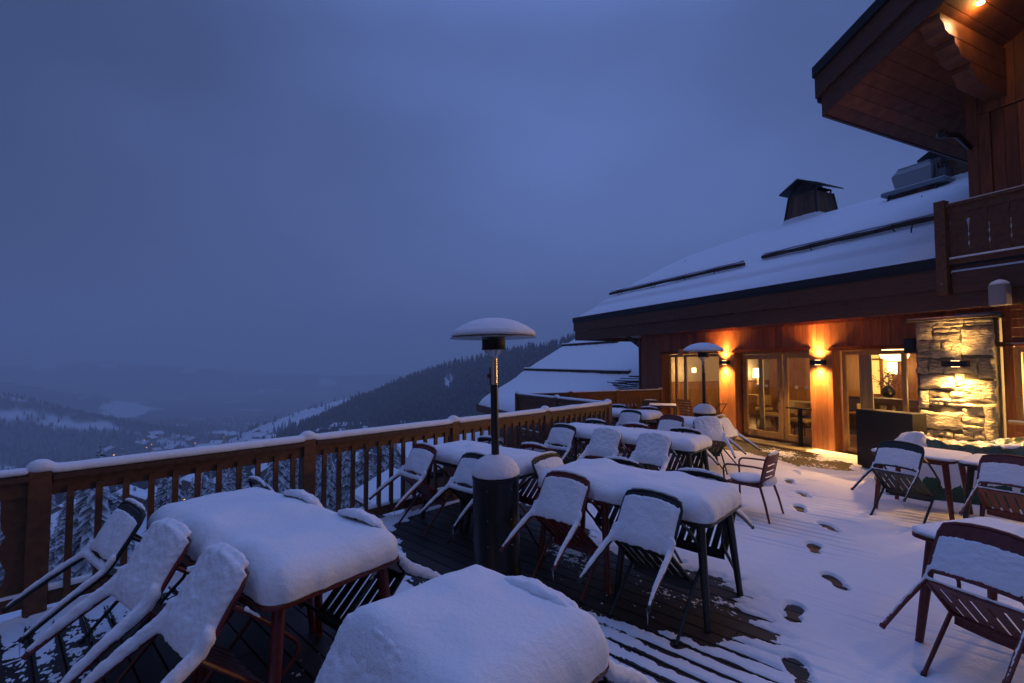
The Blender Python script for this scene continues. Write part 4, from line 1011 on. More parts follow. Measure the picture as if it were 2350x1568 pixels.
# upper block -------------------------------------------------------
SC = 4.86; SV = 3.74; NV = -2.08; ZV = 6.27; VS = .477
def vz(s): return ZV + (s - SV) * VS
mb = MB(WM)
x = SC + .30
while x < 10: mb.tone = random.random(); mb.hexa([(x + .003, -.02, 3.3), (x + .157, -.02, 3.3), (x + .157, .0, 3.3), (x + .003, 0, 3.3), (x + .003, -.02, 6.05), (x + .157, -.02, 6.05), (x + .157, 0, 6.05), (x + .003, 0, 6.05)]); x += .16
x = SC + .02
while x < 10: mb.tone = random.random(); mb.hexa([(x + .003, -.05, 6.06), (x + .197, -.05, 6.06), (x + .197, .0, 6.06), (x + .003, 0, 6.06), (x + .003, -.05, vz(x) + .1), (x + .197, -.05, vz(x + .2) + .1), (x + .197, 0, vz(x + .2) + .1), (x + .003, 0, vz(x) + .1)]); x += .20
mb.build('upper_wall', WOODV, BLD)
mb = MB(WM); mb.box(SC, SC + .14, -.06, 3, 3.3, 6.9); mb.box(SC + .143, SC + .295, -.05, .0, 3.3, 6.05); mb.build('corner_board', WOODV, BLD)
mb = MB(WM); mb.box(SC + .02, 10, .003, 2.9, 3.3, 6.3); mb.build('upper_core', WOODD, BLD)
mb = MB(WM); nb = 22; y0 = NV + .055; st = .165; k = 0   # soffit: boards run along n, following the slope
x = SV
while x < 11:
    mb.tone = random.random(); x1 = x + .19
    mb.hexa([(x + .009, y0, vz(x)), (x1, y0, vz(x1)), (x1, 3.5, vz(x1)), (x + .009, 3.5, vz(x)), (x + .009, y0, vz(x) + .02), (x1, y0, vz(x1) + .02), (x1, 3.5, vz(x1) + .02), (x + .003, 3.5, vz(x) + .02)]); x = x1
mb.build('upper_soffit', WOODS, BLD)
mb = MB(WM)
def verge(mb, n0, n1, zl, zh, s0, s1=12):
    mb.hexa([(s0, n0, vz(s0) + zl), (s1, n0, vz(s1) + zl), (s1, n1, vz(s1) + zl), (s0, n1, vz(s0) + zl), (s0, n0, vz(s0) + zh), (s1, n0, vz(s1) + zh), (s1, n1, vz(s1) + zh), (s0, n1, vz(s0) + zh)])
mb.tone = .6; verge(mb, NV, NV + .05, -.02, .40, SV - .02); mb.tone = .35; verge(mb, NV - .05, NV - .002, .36, .74, SV - .10); mb.tone = .5
mb.box(SV - .05, SV - .002, NV + .052, 5, ZV - .02, ZV + .30)
mb.build('verge_board', WOODD, BLD)
mb = MB(WM); verge(mb, NV - .09, NV + .0, .745, .93, SV - .12); mb.box(SV - .12, SV - .06, NV - .02, 5, ZV + .5, ZV + .62); mb.build('verge_flashing', FLASH, BLD)
mb = MB(WM); verge(mb, NV + .002, 5, .3, .78, SV - .1); mb.build('upper_roof', FLASH, BLD)
# corbelled purlin end
mb = MB(WM)
BS = 5.26
def corbel(n_tip, z0, z1, hw):
    n1 = n_tip; pr = [(0, z1), (n1, z1), (n1, z1 - (z1 - z0) * .35), (n1 + .10, z1 - (z1 - z0) * .55), (n1 + .14, z0 + .03), (n1 + .24, z0), (0, z0)]
    m_ = len(pr); vs = [(BS - hw, a, b) for a, b in pr] + [(BS + hw, a, b) for a, b in pr]
    mb.add(vs, [tuple(range(m_)), tuple(range(2 * m_ - 1, m_ - 1, -1))] + [(i, (i + 1) % m_, m_ + (i + 1) % m_, m_ + i) for i in range(m_)])
corbel(-2.0, vz(BS) - .26, vz(BS) - .004, .13); corbel(-1.60, vz(BS) - .52, vz(BS) - .264, .127); corbel(-1.15, vz(BS) - .78, vz(BS) - .524, .124)
mb.build('corbelled_purlin', WOODS, BLD, bevel=.006)
mb = MB(WM); mb.tube([(SC + .05, -.08, 5.55), (SC + .05, -.5, 5.68), (SC - .02, -.75, 5.66)], .045, 10); mb.lathe([(.03, -.05), (.07, -.03), (.075, .04), (.03, .08)], 12, (SC - .02, -.78, 5.66)); mb.build('wall_pipe', BLACKM, BLD, smooth=True)
# balcony -----------------------------------------------------------
BN = EN - .10
mb = MB(WM); mb.tone = .5; mb.box(SC + .08, 11, BN + .05, -.055, 3.16, 3.28); bal = mb.build('balcony', WOODD, BLD)
mb = MB(WM); mb.tone = .5; mb.box(SC + .20, 11, BN + .01, BN + .06, 2.97, 3.30); mb.tone = .2; mb.box(SC + .24, 11, BN + .03, BN + .07, 2.74, 2.965); mb.build('balcony_fascia', WOODD, bal)
mb = MB(WM); mb.tone = .9; mb.box(SC + .03, SC + .17, BN - .06, BN + .09, 2.96, 4.44); mb.build('post', WOODR, bal, bevel=.006)
bolt = MB(WM); bolt.box(SC + .09, SC + .112, BN - .068, BN - .061, 3.12, 3.142); bolt.build('bolt', STEEL, bal, bevel=.005)
mb = MB(WM); mb.tone = .6; mb.box(SC + .172, 11, BN - .03, BN + .06, 4.32, 4.37); mb.box(SC + .172, 11, BN + .0, BN + .04, 4.20, 4.318); hr = mb.build('handrail', WOODR, bal)
mb = MB(WM); mb.box(SC + .172, 11, BN - .005, BN + .045, 3.42, 3.50); mb.build('bottom_rail', WOODR, bal)
for k in range(9):
    bm_ = MB(WM); vs, fs = cut_board(.225, 3.50, 4.20, .024, 2); x = SC + .30 + k * .235
    bm_.add([(x + p[0], BN + .022 + p[1], p[2]) for p in vs], fs); bm_.tone = random.random(); bm_.build('fretwork_board', WOODR, bal)
mb = MB(); snow_rope(mb, W(SC + .19, BN + .02, 4.372), W(7.5, BN + .02, 4.372), .05, .018); obj('handrail_snow', mb.mesh('handrail_snow', SNOW, True), bal)
mb = MB(); snow_rope(mb, W(SC + .19, BN + .0, 3.502), W(7.5, BN + .0, 3.502), .06, .03); snow_rope(mb, W(SC + .19, BN + .12, 3.282), W(7.5, BN + .12, 3.285), .22, .06, seed=4); obj('balcony_snow', mb.mesh('balcony_snow', SNOW, True), bal)

# ------------------------------------------------------------------ wall lamps and their light
def spot(name, loc, direction, power, col=(1, .52, .14), ang=110, blend=.6, size=.03, parent=None):
    l = bpy.data.lights.new(name, 'SPOT'); l.energy = power; l.color = col; l.spot_size = R(ang); l.spot_blend = blend; l.shadow_soft_size = size
    o = bpy.data.objects.new(name, l); C.objects.link(o); o.location = loc; o.rotation_euler = Vector(direction).to_track_quat('-Z', 'Y').to_euler()
    return o
def pointl(name, loc, power, col=(1, .6, .25), size=.08):
    l = bpy.data.lights.new(name, 'POINT'); l.energy = power; l.color = col; l.shadow_soft_size = size
    o = bpy.data.objects.new(name, l); C.objects.link(o); o.location = loc; return o
LEDM = warm('lamp_glow', 22, (1, .62, .22))
def wall_lamp(s, n, z, wd, label, pu, pd, spill=150, off=.0):
    t = empty('wall_lamp', tuple(W(s, n, z)), math.atan2(WD.y, WD.x)); tag(t, label, 'wall lamp', 'up and down wall lamps')
    mb = MB(); mb.box(-wd / 2, wd / 2, -.105, -.002, -.048, .048); mb.box(-.05, .05, -.0018, 0, -.04, .04); mb.build('lamp_body', BLACKM, t, bevel=.004)
    for q in (-1, 1):
        mb = MB()
        for k in range(4): mb.box(-.05 + k * .027, -.03 + k * .027, -.075, -.04, q * .0485, q * .0505)
        mb.build('led_strip', LEDM, t)
    spot('lamp_spill', W(s, n - .10, z - .08), (WN * -.25 + Vector((0, 0, -1))), spill, ang=150, blend=.9, size=.04)
    spot('lamp_glow_up', W(s, n - .12, z + .07), (WN * .25 + Vector((0, 0, 1))), pu * .5, ang=120, blend=1, size=.05); spot('lamp_glow_down', W(s, n - .12, z - .07), (WN * .25 + Vector((0, 0, -1))), pd * .15, ang=135, blend=1, size=.05)
    spot('lamp_up', W(s, n - .085 - off, z + .065), (WN * .16 + Vector((0, 0, 1))), pu, ang=56, blend=1.0, size=.02)
    spot('lamp_down', W(s, n - .085 - off, z - .065), (WN * .16 + Vector((0, 0, -1))), pd, ang=66, blend=1.0, size=.02)
wall_lamp(ws(1667), -.028, 1.91, .26, 'black up and down lamp on the wooden pillar left of the door', 420, 330)
wall_lamp(ws(1882), -.028, 1.91, .30, 'black up and down lamp on the wooden pillar right of the door', 470, 380)
wall_lamp(ws(2196, -.33), -.34, 1.885, .34, 'black lamp glowing on the stone pillar', 80, 115, 330, .10)
# soffit spot
SOFW = 130
t = empty('soffit_spotlight', tuple(W(5.62, -1.42, vz(5.62)))); tag(t, 'bright recessed spotlight under the upper eave at the top right', 'spotlight')
mb = MB(); mb.lathe([(.05, -.015), (.06, -.012), (.06, -.002)], 20); mb.build('spot_ring', STEEL, t, smooth=True)
mb = MB(); mb.lathe([(.045, -.028), (.045, -.016)], 20); mb.build('spot_lens', warm('spot_glow', 40, (1, .55, .18)), t)
pointl('soffit_light', W(5.62, -1.42, vz(5.62) - .10), 7, (1, .50, .14), .04)
spot('soffit_beam', W(5.62, -1.42, vz(5.62) - .06), (-WN * .75 + WD * .12 + Vector((0, 0, -1))), SOFW, (1, .56, .28), 92, .8, .05)
for s_ in (8.2, 10.8):  # unseen spotlights added further along the eave to warm the terrace
    t2_ = copy_tree(t); t2_.location = W(s_, -1.42, vz(s_)); tag(t2_, 'added unseen spotlight further right under the upper eave' if s_ < 9 else 'last added unseen spotlight under the upper eave', 'spotlight')
    spot('soffit_beam', W(s_, -1.42, vz(s_) - .06), (-WN * .75 + WD * .12 + Vector((0, 0, -1))), SOFW, (1, .56, .28), 92, .8, .05)
# loudspeakers ------------------------------------------------------
def speaker(name, label, p, w_, d, h, m_, rz):
    t = empty(name, tuple(p), rz); tag(t, label, 'loudspeaker')
    mb = MB(); mb.box(-w_ / 2, w_ / 2, -d / 2, d / 2, 0, h); mb.build('cabinet', m_, t, bevel=.03 if w_ > .2 else .012)
    mb = MB(); mb.box(-w_ * .42, w_ * .42, -d / 2 - .008, -d / 2 - .001, h * .06, h * .94); mb.build('grille', m_, t, bevel=.006)
    return t
wm = mat('white_plastic', (.32, .28, .26), .5)
sp_ = speaker('loudspeaker', 'white outdoor loudspeaker with a snow cap above the stone pillar', W(ws(2301, -1.36), -1.36, 2.71), .19, .18, .29, wm, math.atan2(WD.y, WD.x))
mb = MB(); mb.lathe([(.10, 0), (.11, .015), (.08, .05), (.03, .075), (.005, .08)], 16, (0, 0, .292)); obj('speaker_snow', baked(mb, 'speaker_snow', SNOW, .01, 3, .002), sp_)
mb = MB(); mb.beam((0, .09, .2), (0, .16, .2), .04, .06); mb.build('bracket', BLACKM, sp_)
speaker('loudspeaker', 'small black loudspeaker on the wall left of the stone pillar', W(STL - .16, -.10, 2.08), .17, .16, .27, BLACKM, math.atan2(WD.y, WD.x))
speaker('loudspeaker', 'small beige loudspeaker on the wall above the left window', W(ws(1568), -.09, 2.10), .13, .12, .22, mat('beige_plastic', (.42, .22, .10), .5), math.atan2(WD.y, WD.x))
# black planter box
t = empty('planter_box', tuple(G(1968, 1074)), math.atan2(*(G(2128, 1108) - G(1968, 1074)).yx)); tag(t, 'tall black box planter standing before the right window', 'planter')
mb = MB(); mb.box(0, .93, 0, .34, .06, 1.06); mb.build('box', BLACKM, t, bevel=.004)
mb = MB(); mb.box(.05, .88, .04, .30, 0.0, .058); mb.build('plinth', BLACKM, t)
mb = MB(); mb.box(0.02, .91, .02, .32, 1.061, 1.064); mb.build('rim', FLASH, t)
# door mat, small stand by the door
t = MB(WM); t.box(sm_ - .95, sm_ + .95, -.58, -.06, .015, .027); dm = tag(t.build('door_mat', mat_once('grey_coir', (.13, .11, .07), .95)), 'long grey mat dusted with snow at the glass doors', 'door mat')
t = empty('bistro_stand', tuple(W(ws(1833, -.05), -.06, 0)), math.atan2(WD.y, WD.x)); tag(t, 'slim dark pedestal table standing against the right door leaf', 'table')
mb = MB(); mb.box(-.25, .25, -.14, .10, .86, .885); mb.build('top', BLACKM, t, bevel=.003)
mb = MB(); mb.box(-.035, .035, -.03, .03, .03, .86); mb.build('column', BLACKM, t); mb = MB(); mb.box(-.2, .2, -.14, .10, .015, .03); mb.build('foot_plate', BLACKM, t)
# ------------------------------------------------------------------ dining room behind the glass
INW = wood('dining_wall_boards', (.22, .10, .04), (.33, .17, .07), (7, 7, .8), .5, .1, lo=.85, hi=1.15)
INF = wood('dining_floor_boards', (.16, .075, .03), (.26, .13, .055), (2, 2, 2), .35, .1)
PALE = mat('pale_plaster', (.42, .38, .33), .8); CLOTH = mat('cream_cloth', (.62, .55, .36), .8); DARKW = mat('dark_stained_wood', (.035, .02, .012), .4)
SEATC = mat('mustard_upholstery', (.34, .24, .09), .7); CURT = mat('cream_curtain', (.55, .48, .34), .8)
S0, S1, N0, N1 = S_L + .05, 9.4, .345, 6.2
mb = MB(WM); 
for i in range(14): mb.tone = random.random(); mb.box(S0, S1, N0 + i * .42, N0 + i * .42 + .415, -.06, .012)
mb.build('dining_floor', INF, BLD)
mb = MB(WM); mb.box(S0, S1, N0, N1, 2.62, 2.68); mb.build('dining_ceiling', PALE, BLD)
mb = MB(WM); boards(mb, S0, S1, N1 + .02, 0, 2.6, .2); mb.box(S0 - .05, S0, N0, N1, 0, 2.6); mb.box(S1, S1 + .05, N0, N1, 0, 2.6); mb.box(S0, S1, N1 - .03, N1 - .002, 0.0, .10)
mb.build('dining_wall', INW, BLD)
# partitions: a pale wall with panelled dado behind the left window, a wooden one behind the doors
SL2 = S0 + .02
mb = MB(WM); mb.box(S0 + .001, SL2, N0, N1 - .05, 1.25, 2.6); mb.build('plaster_partition', PALE, BLD)
mb = MB(WM)
for k in range(36): mb.tone = random.random(); mb.box(S0 + .001, SL2 + .01, N0 + k * .16, N0 + k * .16 + .155, .012, 1.22)
mb.box(S0 + .001, SL2 + .04, N0, N1 - .05, 1.222, 1.248); mb.build('panelled_dado', INW, BLD)
mb = MB(WM); boards(mb, -1.55, -.35, 3.3, .012, 2.6, .3); mb.tone = .3; mb.box(-.40, -.35, 3.31, 6.0, .012, 2.6); mb.build('wooden_partition', INW, BLD)
# curtains
def curtain(s0, s1, n, label):
    mb = MB(WM); k = 26; vs = []; fs = []
    for i in range(k + 1):
        s = s0 + (s1 - s0) * i / k; y = n + .03 * math.sin(i * 1.9) + .01 * math.sin(i * .7)
        for z, q in ((.03, 1.0), (1.2, .9), (2.1, .85)): vs.append((s0 + (s - s0) * q, y, z))
    for i in range(k):
        for j in range(2): fs.append((i * 3 + j, (i + 1) * 3 + j, (i + 1) * 3 + j + 1, i * 3 + j + 1))
    mb.add(vs, fs); o = mb.build('curtain', CURT, None, smooth=True); tag(o, label, 'curtain'); m = o.modifiers.new('s', 'SOLIDIFY'); m.thickness = .004
curtain(s_wa + .25, s_wa + .55, .46, 'pale curtain gathered at the left of the right window')
curtain(s_w1a + .42, s_w1a + .58, .46, 'pale curtain gathered at the left of the left window')
curtain(s_da + .32, s_da + .48, .46, 'pale curtain behind the left door leaf')
def inn(u, v, n):    # point on a plane n inside the house behind picture point
    s = ws(u, n); p = W(s, n); return s, HC + (833 - v) / FPX * p.y
def lampshade(u, v, n, kind, label, power, r=.12, glow=9):
    s, z = inn(u, v, n); t = empty('table_lamp' if kind == 'table' else ('pendant_lamp' if kind == 'pendant' else 'wall_sconce'), tuple(W(s, n, z))); tag(t, label, 'lamp')
    gm = warm('shade_glow', glow, (1, .66, .26)); mb = MB()
    if kind == 'table':
        mb.lathe([(r, -r), (r * .85, r), (.01, r)], 24); mb.build('lamp_shade', gm, t, smooth=True); mb = MB(); mb.lathe([(.07, -r - .26), (.07, -r - .24), (.03, -r - .2), (.05, -r - .1), (.012, -r - .01)], 16); mb.build('lamp_base', CLOTH, t, smooth=True)
    elif kind == 'pendant':
        mb.lathe([(.02, r * .75), (r * .7, r * .6), (r * 1.25, 0), (r * 1.1, -r * .5), (r * .6, -r * .8), (.01, -r * .85)], 12); mb.build('lamp_shade', gm, t); mb = MB(); mb.tube([(0, 0, r * .75), (0, 0, 2.6 - z)], .006, 6); mb.build('cord', BLACKM, t)
    else:
        mb.box(-r * .8, r * .8, -.04, .04, -r * 1.1, r * 1.1); mb.build('lamp_shade', gm, t, bevel=.01); mb = MB(); mb.box(-.03, .03, -.02, .02, -r * 1.4, -r * 1.11); mb.build('bracket', BLACKM, t)
    if power: pointl('lamp_light', W(s, n - .28, z), power, (1, .58, .22), .10)
lampshade(1738, 856, 5.0, 'table', 'lit table lamp with cream shade seen through the left door leaf', 28, .17)
lampshade(2052, 810, 3.6, 'pendant', 'large lit pendant shade hanging inside the right window', 26, .26, 5)
lampshade(2046, 845, 5.9, 'sconce', 'glowing wall sconce at the back of the room in the right window', 14, .16)
lampshade(1592, 850, 1.75, 'sconce', 'small lit sconce on the pale wall in the left window', 22, .07)
lampshade(1810, 820, 4.8, 'pendant', 'small bright ceiling lamp seen through the right door leaf', 20, .07)
lampshade(2318, 900, 2.4, 'sconce', 'lamp glowing behind the window at the right edge', 80, .14)
pointl('room_light', W(-2.6, 1.2, 2.3), 24, (1, .55, .18), .3); pointl('room_light', W(2.6, 2.6, 2.3), 34, (1, .52, .17), .3); pointl('room_light', W(-.2, 1.8, 2.3), 16, (1, .52, .17), .3); pointl('room_light', W(6.4, .9, 1.7), 700, (1, .58, .2), .3)  # last one is a strong added light behind the widened window, warming the tables
# bright inner doorway seen in the right window
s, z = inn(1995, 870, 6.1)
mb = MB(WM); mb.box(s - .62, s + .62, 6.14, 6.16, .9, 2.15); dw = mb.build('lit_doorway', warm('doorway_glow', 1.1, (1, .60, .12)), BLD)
mb = MB(WM); frame(mb, s - .75, s + .75, .8, 2.28, 6.08, .13, .05); mb.box(s - .3, s - .22, 6.09, 6.13, .92, 2.14); mb.box(s + .28, s + .36, 6.09, 6.13, .92, 2.14); mb.box(s - .6, s + .6, 6.095, 6.125, 1.98, 2.04); mb.build('doorway_frame', INW, dw)
# dining tables and chairs
def dtable(u, v, n, label, cloth=False, w_=.8, d=.8):
    s, z = inn(u, v, n); t = empty('dining_table', tuple(W(s, n, 0)), math.atan2(WD.y, WD.x)); tag(t, label, 'table')
    mb = MB(); mb.box(-w_ / 2, w_ / 2, -d / 2, d / 2, .73, .76); mb.build('tabletop', INW, t, bevel=.005); mb = MB(); mb.lathe([(.22, .02), (.2, .04), (.04, .06), (.04, .73)], 16); mb.build('pedestal', DARKW, t)
    if cloth:
        mb = MB(); k = 48; vs = []; fs = []
        o = rounded(w_ + .03, d + .03, .05, 11); k = len(o)
        for q, (x, y) in enumerate(o):
            x -= w_ / 2 + .015; y -= d / 2 + .015; f = 1 + .05 * math.sin(q * 1.3)
            vs += [(x, y, .772), (x * 1.06 * f, y * 1.06 * f, .42 + .03 * math.sin(q * .9))]
        fs = [(2 * i, 2 * i + 1, (2 * i + 3) % (2 * k), (2 * i + 2) % (2 * k)) for i in range(k)] + [tuple(range(0, 2 * k, 2))]
        mb.add(vs, fs); c = mb.build('tablecloth', CLOTH, None, smooth=True, ang=50); c.location = W(s, n, 0); c.rotation_euler = (0, 0, math.atan2(WD.y, WD.x)); tag(c, 'cream cloth hanging over the round edge table behind the right door leaf', 'tablecloth')
def dchair(u, v, n, rz, label):
    s, z = inn(u, v, n); t = empty('dining_chair', tuple(W(s, n, 0.012)), rz); tag(t, label, 'chair', 'upholstered dining chairs indoors')
    mb = MB(); mb.box(-.24, .24, -.23, .23, .42, .50); mb.build('seat', SEATC, t, bevel=.03)
    mb = MB(); a = [(-.2 + .4 * k / 8, -.24 - .05 * math.sin(PI * k / 8)) for k in range(9)]
    for i in range(8): mb.hexa([(a[i][0], a[i][1], .56), (a[i + 1][0], a[i + 1][1], .56), (a[i + 1][0], a[i + 1][1] + .03, .56), (a[i][0], a[i][1] + .03, .56), (a[i][0], a[i][1] - .04, .88), (a[i + 1][0], a[i + 1][1] - .04, .88), (a[i + 1][0], a[i + 1][1] - .01, .88), (a[i][0], a[i][1] - .01, .88)])
    mb.build('backrest', SEATC, t, smooth=True)
    for x in (-.2, .2):
        for y in (-.2, .2):
            mb = MB(); mb.tube([(x * .9, y * .9, .43), (x * 1.1, y * 1.1, 0)], [.02, .012], 6); mb.build('leg', DARKW, t)
    for x in (-.18, .18):
        mb = MB(); mb.tube([(x, -.2, .45), (x, -.25, .6)], .012, 6); mb.build('back_support', DARKW, t)
dtable(1840, 1000, 3.2, 'x', True)
bpy.data.objects['dining_table']['label'] = 'table under a cream cloth behind the right door leaf'
dtable(2025, 1000, 1.5, 'bare wooden dining table with glasses in the right window', False, 1.3, .8)
dtable(1748, 1000, 4.6, 'dark sideboard table behind the left door leaf', False, 1.2, .6)
dchair(1830, 1000, 1.0, 2.2, 'upholstered chair close behind the right door leaf')
dchair(1762, 1000, 1.6, 1.2, 'upholstered chair close behind the left door leaf')
dchair(1750, 1000, 2.8, 2.6, 'upholstered chair further back behind the left door leaf')
dchair(2000, 1000, 2.3, 3.4, 'upholstered chair at the far side of the window table')
dchair(2085, 1000, 1.6, 1.0, 'upholstered chair at the right end of the window table')
# wine glasses, vase of dried flowers
s, z = inn(2010, 950, 1.35)
gm = mat_once('drinking_glass', (.8, .85, .85), .03); nodes(gm)[2].inputs['Transmission Weight'].default_value = .95
for i in range(4):
    mb = MB(); mb.lathe([(.032, 0), (.030, .004), (.004, .01), (.004, .09), (.028, .11), (.034, .15), (.028, .20), (.027, .20), (.031, .15), (.02, .115)], 16)
    o = mb.build('wine_glass', gm, None, smooth=True); o.location = W(s + .12 * i - .1, 1.35 + .1 * (i % 2), .762); tag(o, ['stemmed glass on the window table, leftmost', 'stemmed glass on the window table, second from left', 'stemmed glass on the window table, third from left', 'stemmed glass on the window table, rightmost'][i], 'glass', 'wine glasses on the window table')
s, z = inn(2035, 905, 3.2); t = empty('flower_vase', tuple(W(s, 3.2, 1.02))); tag(t, 'dark vase of dried red flowers in the right window', 'vase')
mb = MB(); mb.lathe([(.08, 0), (.15, .10), (.14, .2), (.07, .27), (.08, .30)], 20); mb.build('vase', BLACKM, t, smooth=True)
fl = MB(); lf = MB()
for i in range(46):
    a = random.uniform(0, 2 * PI); r = random.uniform(.05, .36); h = random.uniform(.35, .78) - r * .3; p = Vector((r * math.cos(a), r * math.sin(a), h)); fl.tube([(0, 0, .25), p * .6 + Vector((0, 0, .1)), p], .003, 4)
    for k in range(9):
        q = p + Vector((random.gauss(0, .035), random.gauss(0, .035), random.gauss(0, .04))); u = Vector((random.gauss(0, 1), random.gauss(0, 1), random.gauss(0, 1))).normalized() * .028; v = u.orthogonal().normalized() * .016
        lf.add([q - u, q + v, q + u, q - v], [(0, 1, 2, 3)])
fl.build('stems', DARKW, t); lf.build('petals', mat('dried_red_petals', (.16, .03, .03), .7), t)
mb = MB(WM); mb.box(s - 1.2, s + .9, 3.0, 3.4, .0, 1.0); o = mb.build('sideboard', DARKW, None); tag(o, 'dark cabinet carrying the vase in the right window', 'cabinet')
# tray stands and the folded stands before the left window
t = empty('tray_stand', tuple(W(ws(1640, -.5), -.45, 0)), math.atan2(WD.y, WD.x)); tag(t, 'black folding tray stand in front of the left window', 'tray stand')
for a in (-.3, .3):
    mb = MB(); mb.tube([(-a, .02 * a, .0), (a, .02 * a, .86)], .012, 6); mb.build('leg', BLACKM, t)
    mb = MB(); mb.tube([(-a, -.25 + .02 * a, .0), (a, -.25 + .02 * a, .86)], .012, 6); mb.build('leg', BLACKM, t)
mb = MB(); mb.tube([(-.3, .02, .86), (-.3, -.27, .86)], .012, 6); mb.tube([(.3, .02, .86), (.3, -.27, .86)], .012, 6); mb.build('crossbar', BLACKM, t)
# bare small table at the back and its chairs
def small_table():
    a = G(1488, 931, .75); t = empty('bistro_table', (a.x, a.y, 0), R(-18)); tag(t, 'small square table with a dusting of snow by the rear railing', 'table')
    mb = MB(); mb.box(0, .72, 0, .7, .72, .75); mb.build('tabletop', REDM, t, bevel=.004); mb = MB(); mb.box(.01, .71, .01, .69, .752, .768); obj('snow_cover', baked(mb, 'snow_cover', SNOW, .012, 3, .002), t)
    for x in (.06, .66):
        for y in (.06, .64): mb = MB(); mb.tube([(x, y, .72), (x, y, 0)], .015, 6); mb.build('leg', BLACKM, t)
small_table()
c = copy_tree(CH_P[('green', 'mid', True)]) if False else None
t = make_chair('green', False, None); t.location = (3.95, 13.5, 0); t.rotation_euler = (0, 0, R(165)); tag(t, 'dark armchair standing behind the small rear table', 'chair')
t = empty('folding_chair', tuple(G(1568, 955, 0.0)) , R(-60)); t.location = (4.62, 12.35, 0); tag(t, 'orange slatted folding chair leaning beside the small rear table', 'chair')
mb = MB(); 
for sx_ in (-.2, .2): mb.tube([(sx_, .25, 0), (sx_, -.12, .55), (sx_, -.22, .95)], .014, 6); mb.tube([(sx_, -.3, 0), (sx_, .22, .46)], .014, 6)
mb.build('frame', WOODP, t); mb = MB()
for k in range(6): mb.box(-.2, .2, -.14 - k * .018, -.125 - k * .018, .55 + k * .07, .60 + k * .07)
mb.build('back_slats', WOODP, t); mb = MB()
for k in range(5): mb.box(-.2, .2, -.18 + k * .085, -.11 + k * .085, .44, .455)
mb.build('seat_slats', WOODP, t)

# ------------------------------------------------------------------ tarpaulin-covered mound
TARP = mat('green_tarpaulin', (.012, .07, .045), .35); noisy(TARP, (.008, .05, .032), (.02, .10, .065), 6, (1, 1, 1), 5, .6, 25, .02)
def tarp():
    t = empty('covered_furniture', (6.9, 6.55, 0), math.atan2(-.55, .83) + R(2)); tag(t, 'garden furniture wrapped in a green tarpaulin under snow below the stone pillar', 'covered furniture')
    Lx_, Ly_ = 2.9, .95; nu, nv = 120, 70
    def hgt(x, y):
        ex = min(1, max(0, (Lx_ / 2 - abs(x)) / .30)); ey = min(1, max(0, (Ly_ / 2 - abs(y)) / .30)); e = (ex * ey)
        base = .80 * e ** .42
        base += .05 * math.sin(x * 3.1 + y * 2) * e + .06 * noise.noise(Vector((x * 2, y * 2, 3))) * e
        base += .035 * noise.noise(Vector((x * 9, y * 5 + x * 3, 5))) * e + .016 * noise.noise(Vector((x * 24, y * 12, 1)))
        return max(0.0, base)
    V = []; 
    for i in range(nu + 1):
        for j in range(nv + 1):
            a = i / nu; b = j / nv; a = .5 - .5 * math.cos(PI * a) if True else a; b = .5 - .5 * math.cos(PI * b)
            x = (a - .5) * Lx_; y = (b - .5) * Ly_; z = hgt(x, y); o = max(0, .8 - z)
            V.append((x * (1 + .05 * o), y * (1 + .25 * o), z + .004))
    F = [(i * (nv + 1) + j, (i + 1) * (nv + 1) + j, (i + 1) * (nv + 1) + j + 1, i * (nv + 1) + j + 1) for i in range(nu) for j in range(nv)]
    obj('tarpaulin', np_mesh('tarpaulin', V, F, TARP), t)
    # snow lying where the cloth is flat enough, ragged where it slid off
    V2 = []; ok = []
    for k, (x, y, z) in enumerate(V):
        i, j = divmod(k, nv + 1); i0, i1, j0, j1 = max(i - 1, 0), min(i + 1, nu), max(j - 1, 0), min(j + 1, nv)
        a = Vector(V[i1 * (nv + 1) + j]) - Vector(V[i0 * (nv + 1) + j]); b = Vector(V[i * (nv + 1) + j1]) - Vector(V[i * (nv + 1) + j0])
        n = a.cross(b).normalized(); slope = n.z
        slid = -.38 < y < .22 and x > -.95 and z > .5
        th = (slope - .28) * .12 + .03 * noise.noise(Vector((x * 5, y * 5, 2))) + .018 * noise.noise(Vector((x * 26, y * 30, 8)))
        if slid: th -= .085 + .02 * noise.noise(Vector((x * 3, y * 3, 11)))
        V2.append((x, y, z + min(th, .055)))
    obj('tarpaulin_snow', np_mesh('tarpaulin_snow', V2, F, SNOW), t)
tarp()

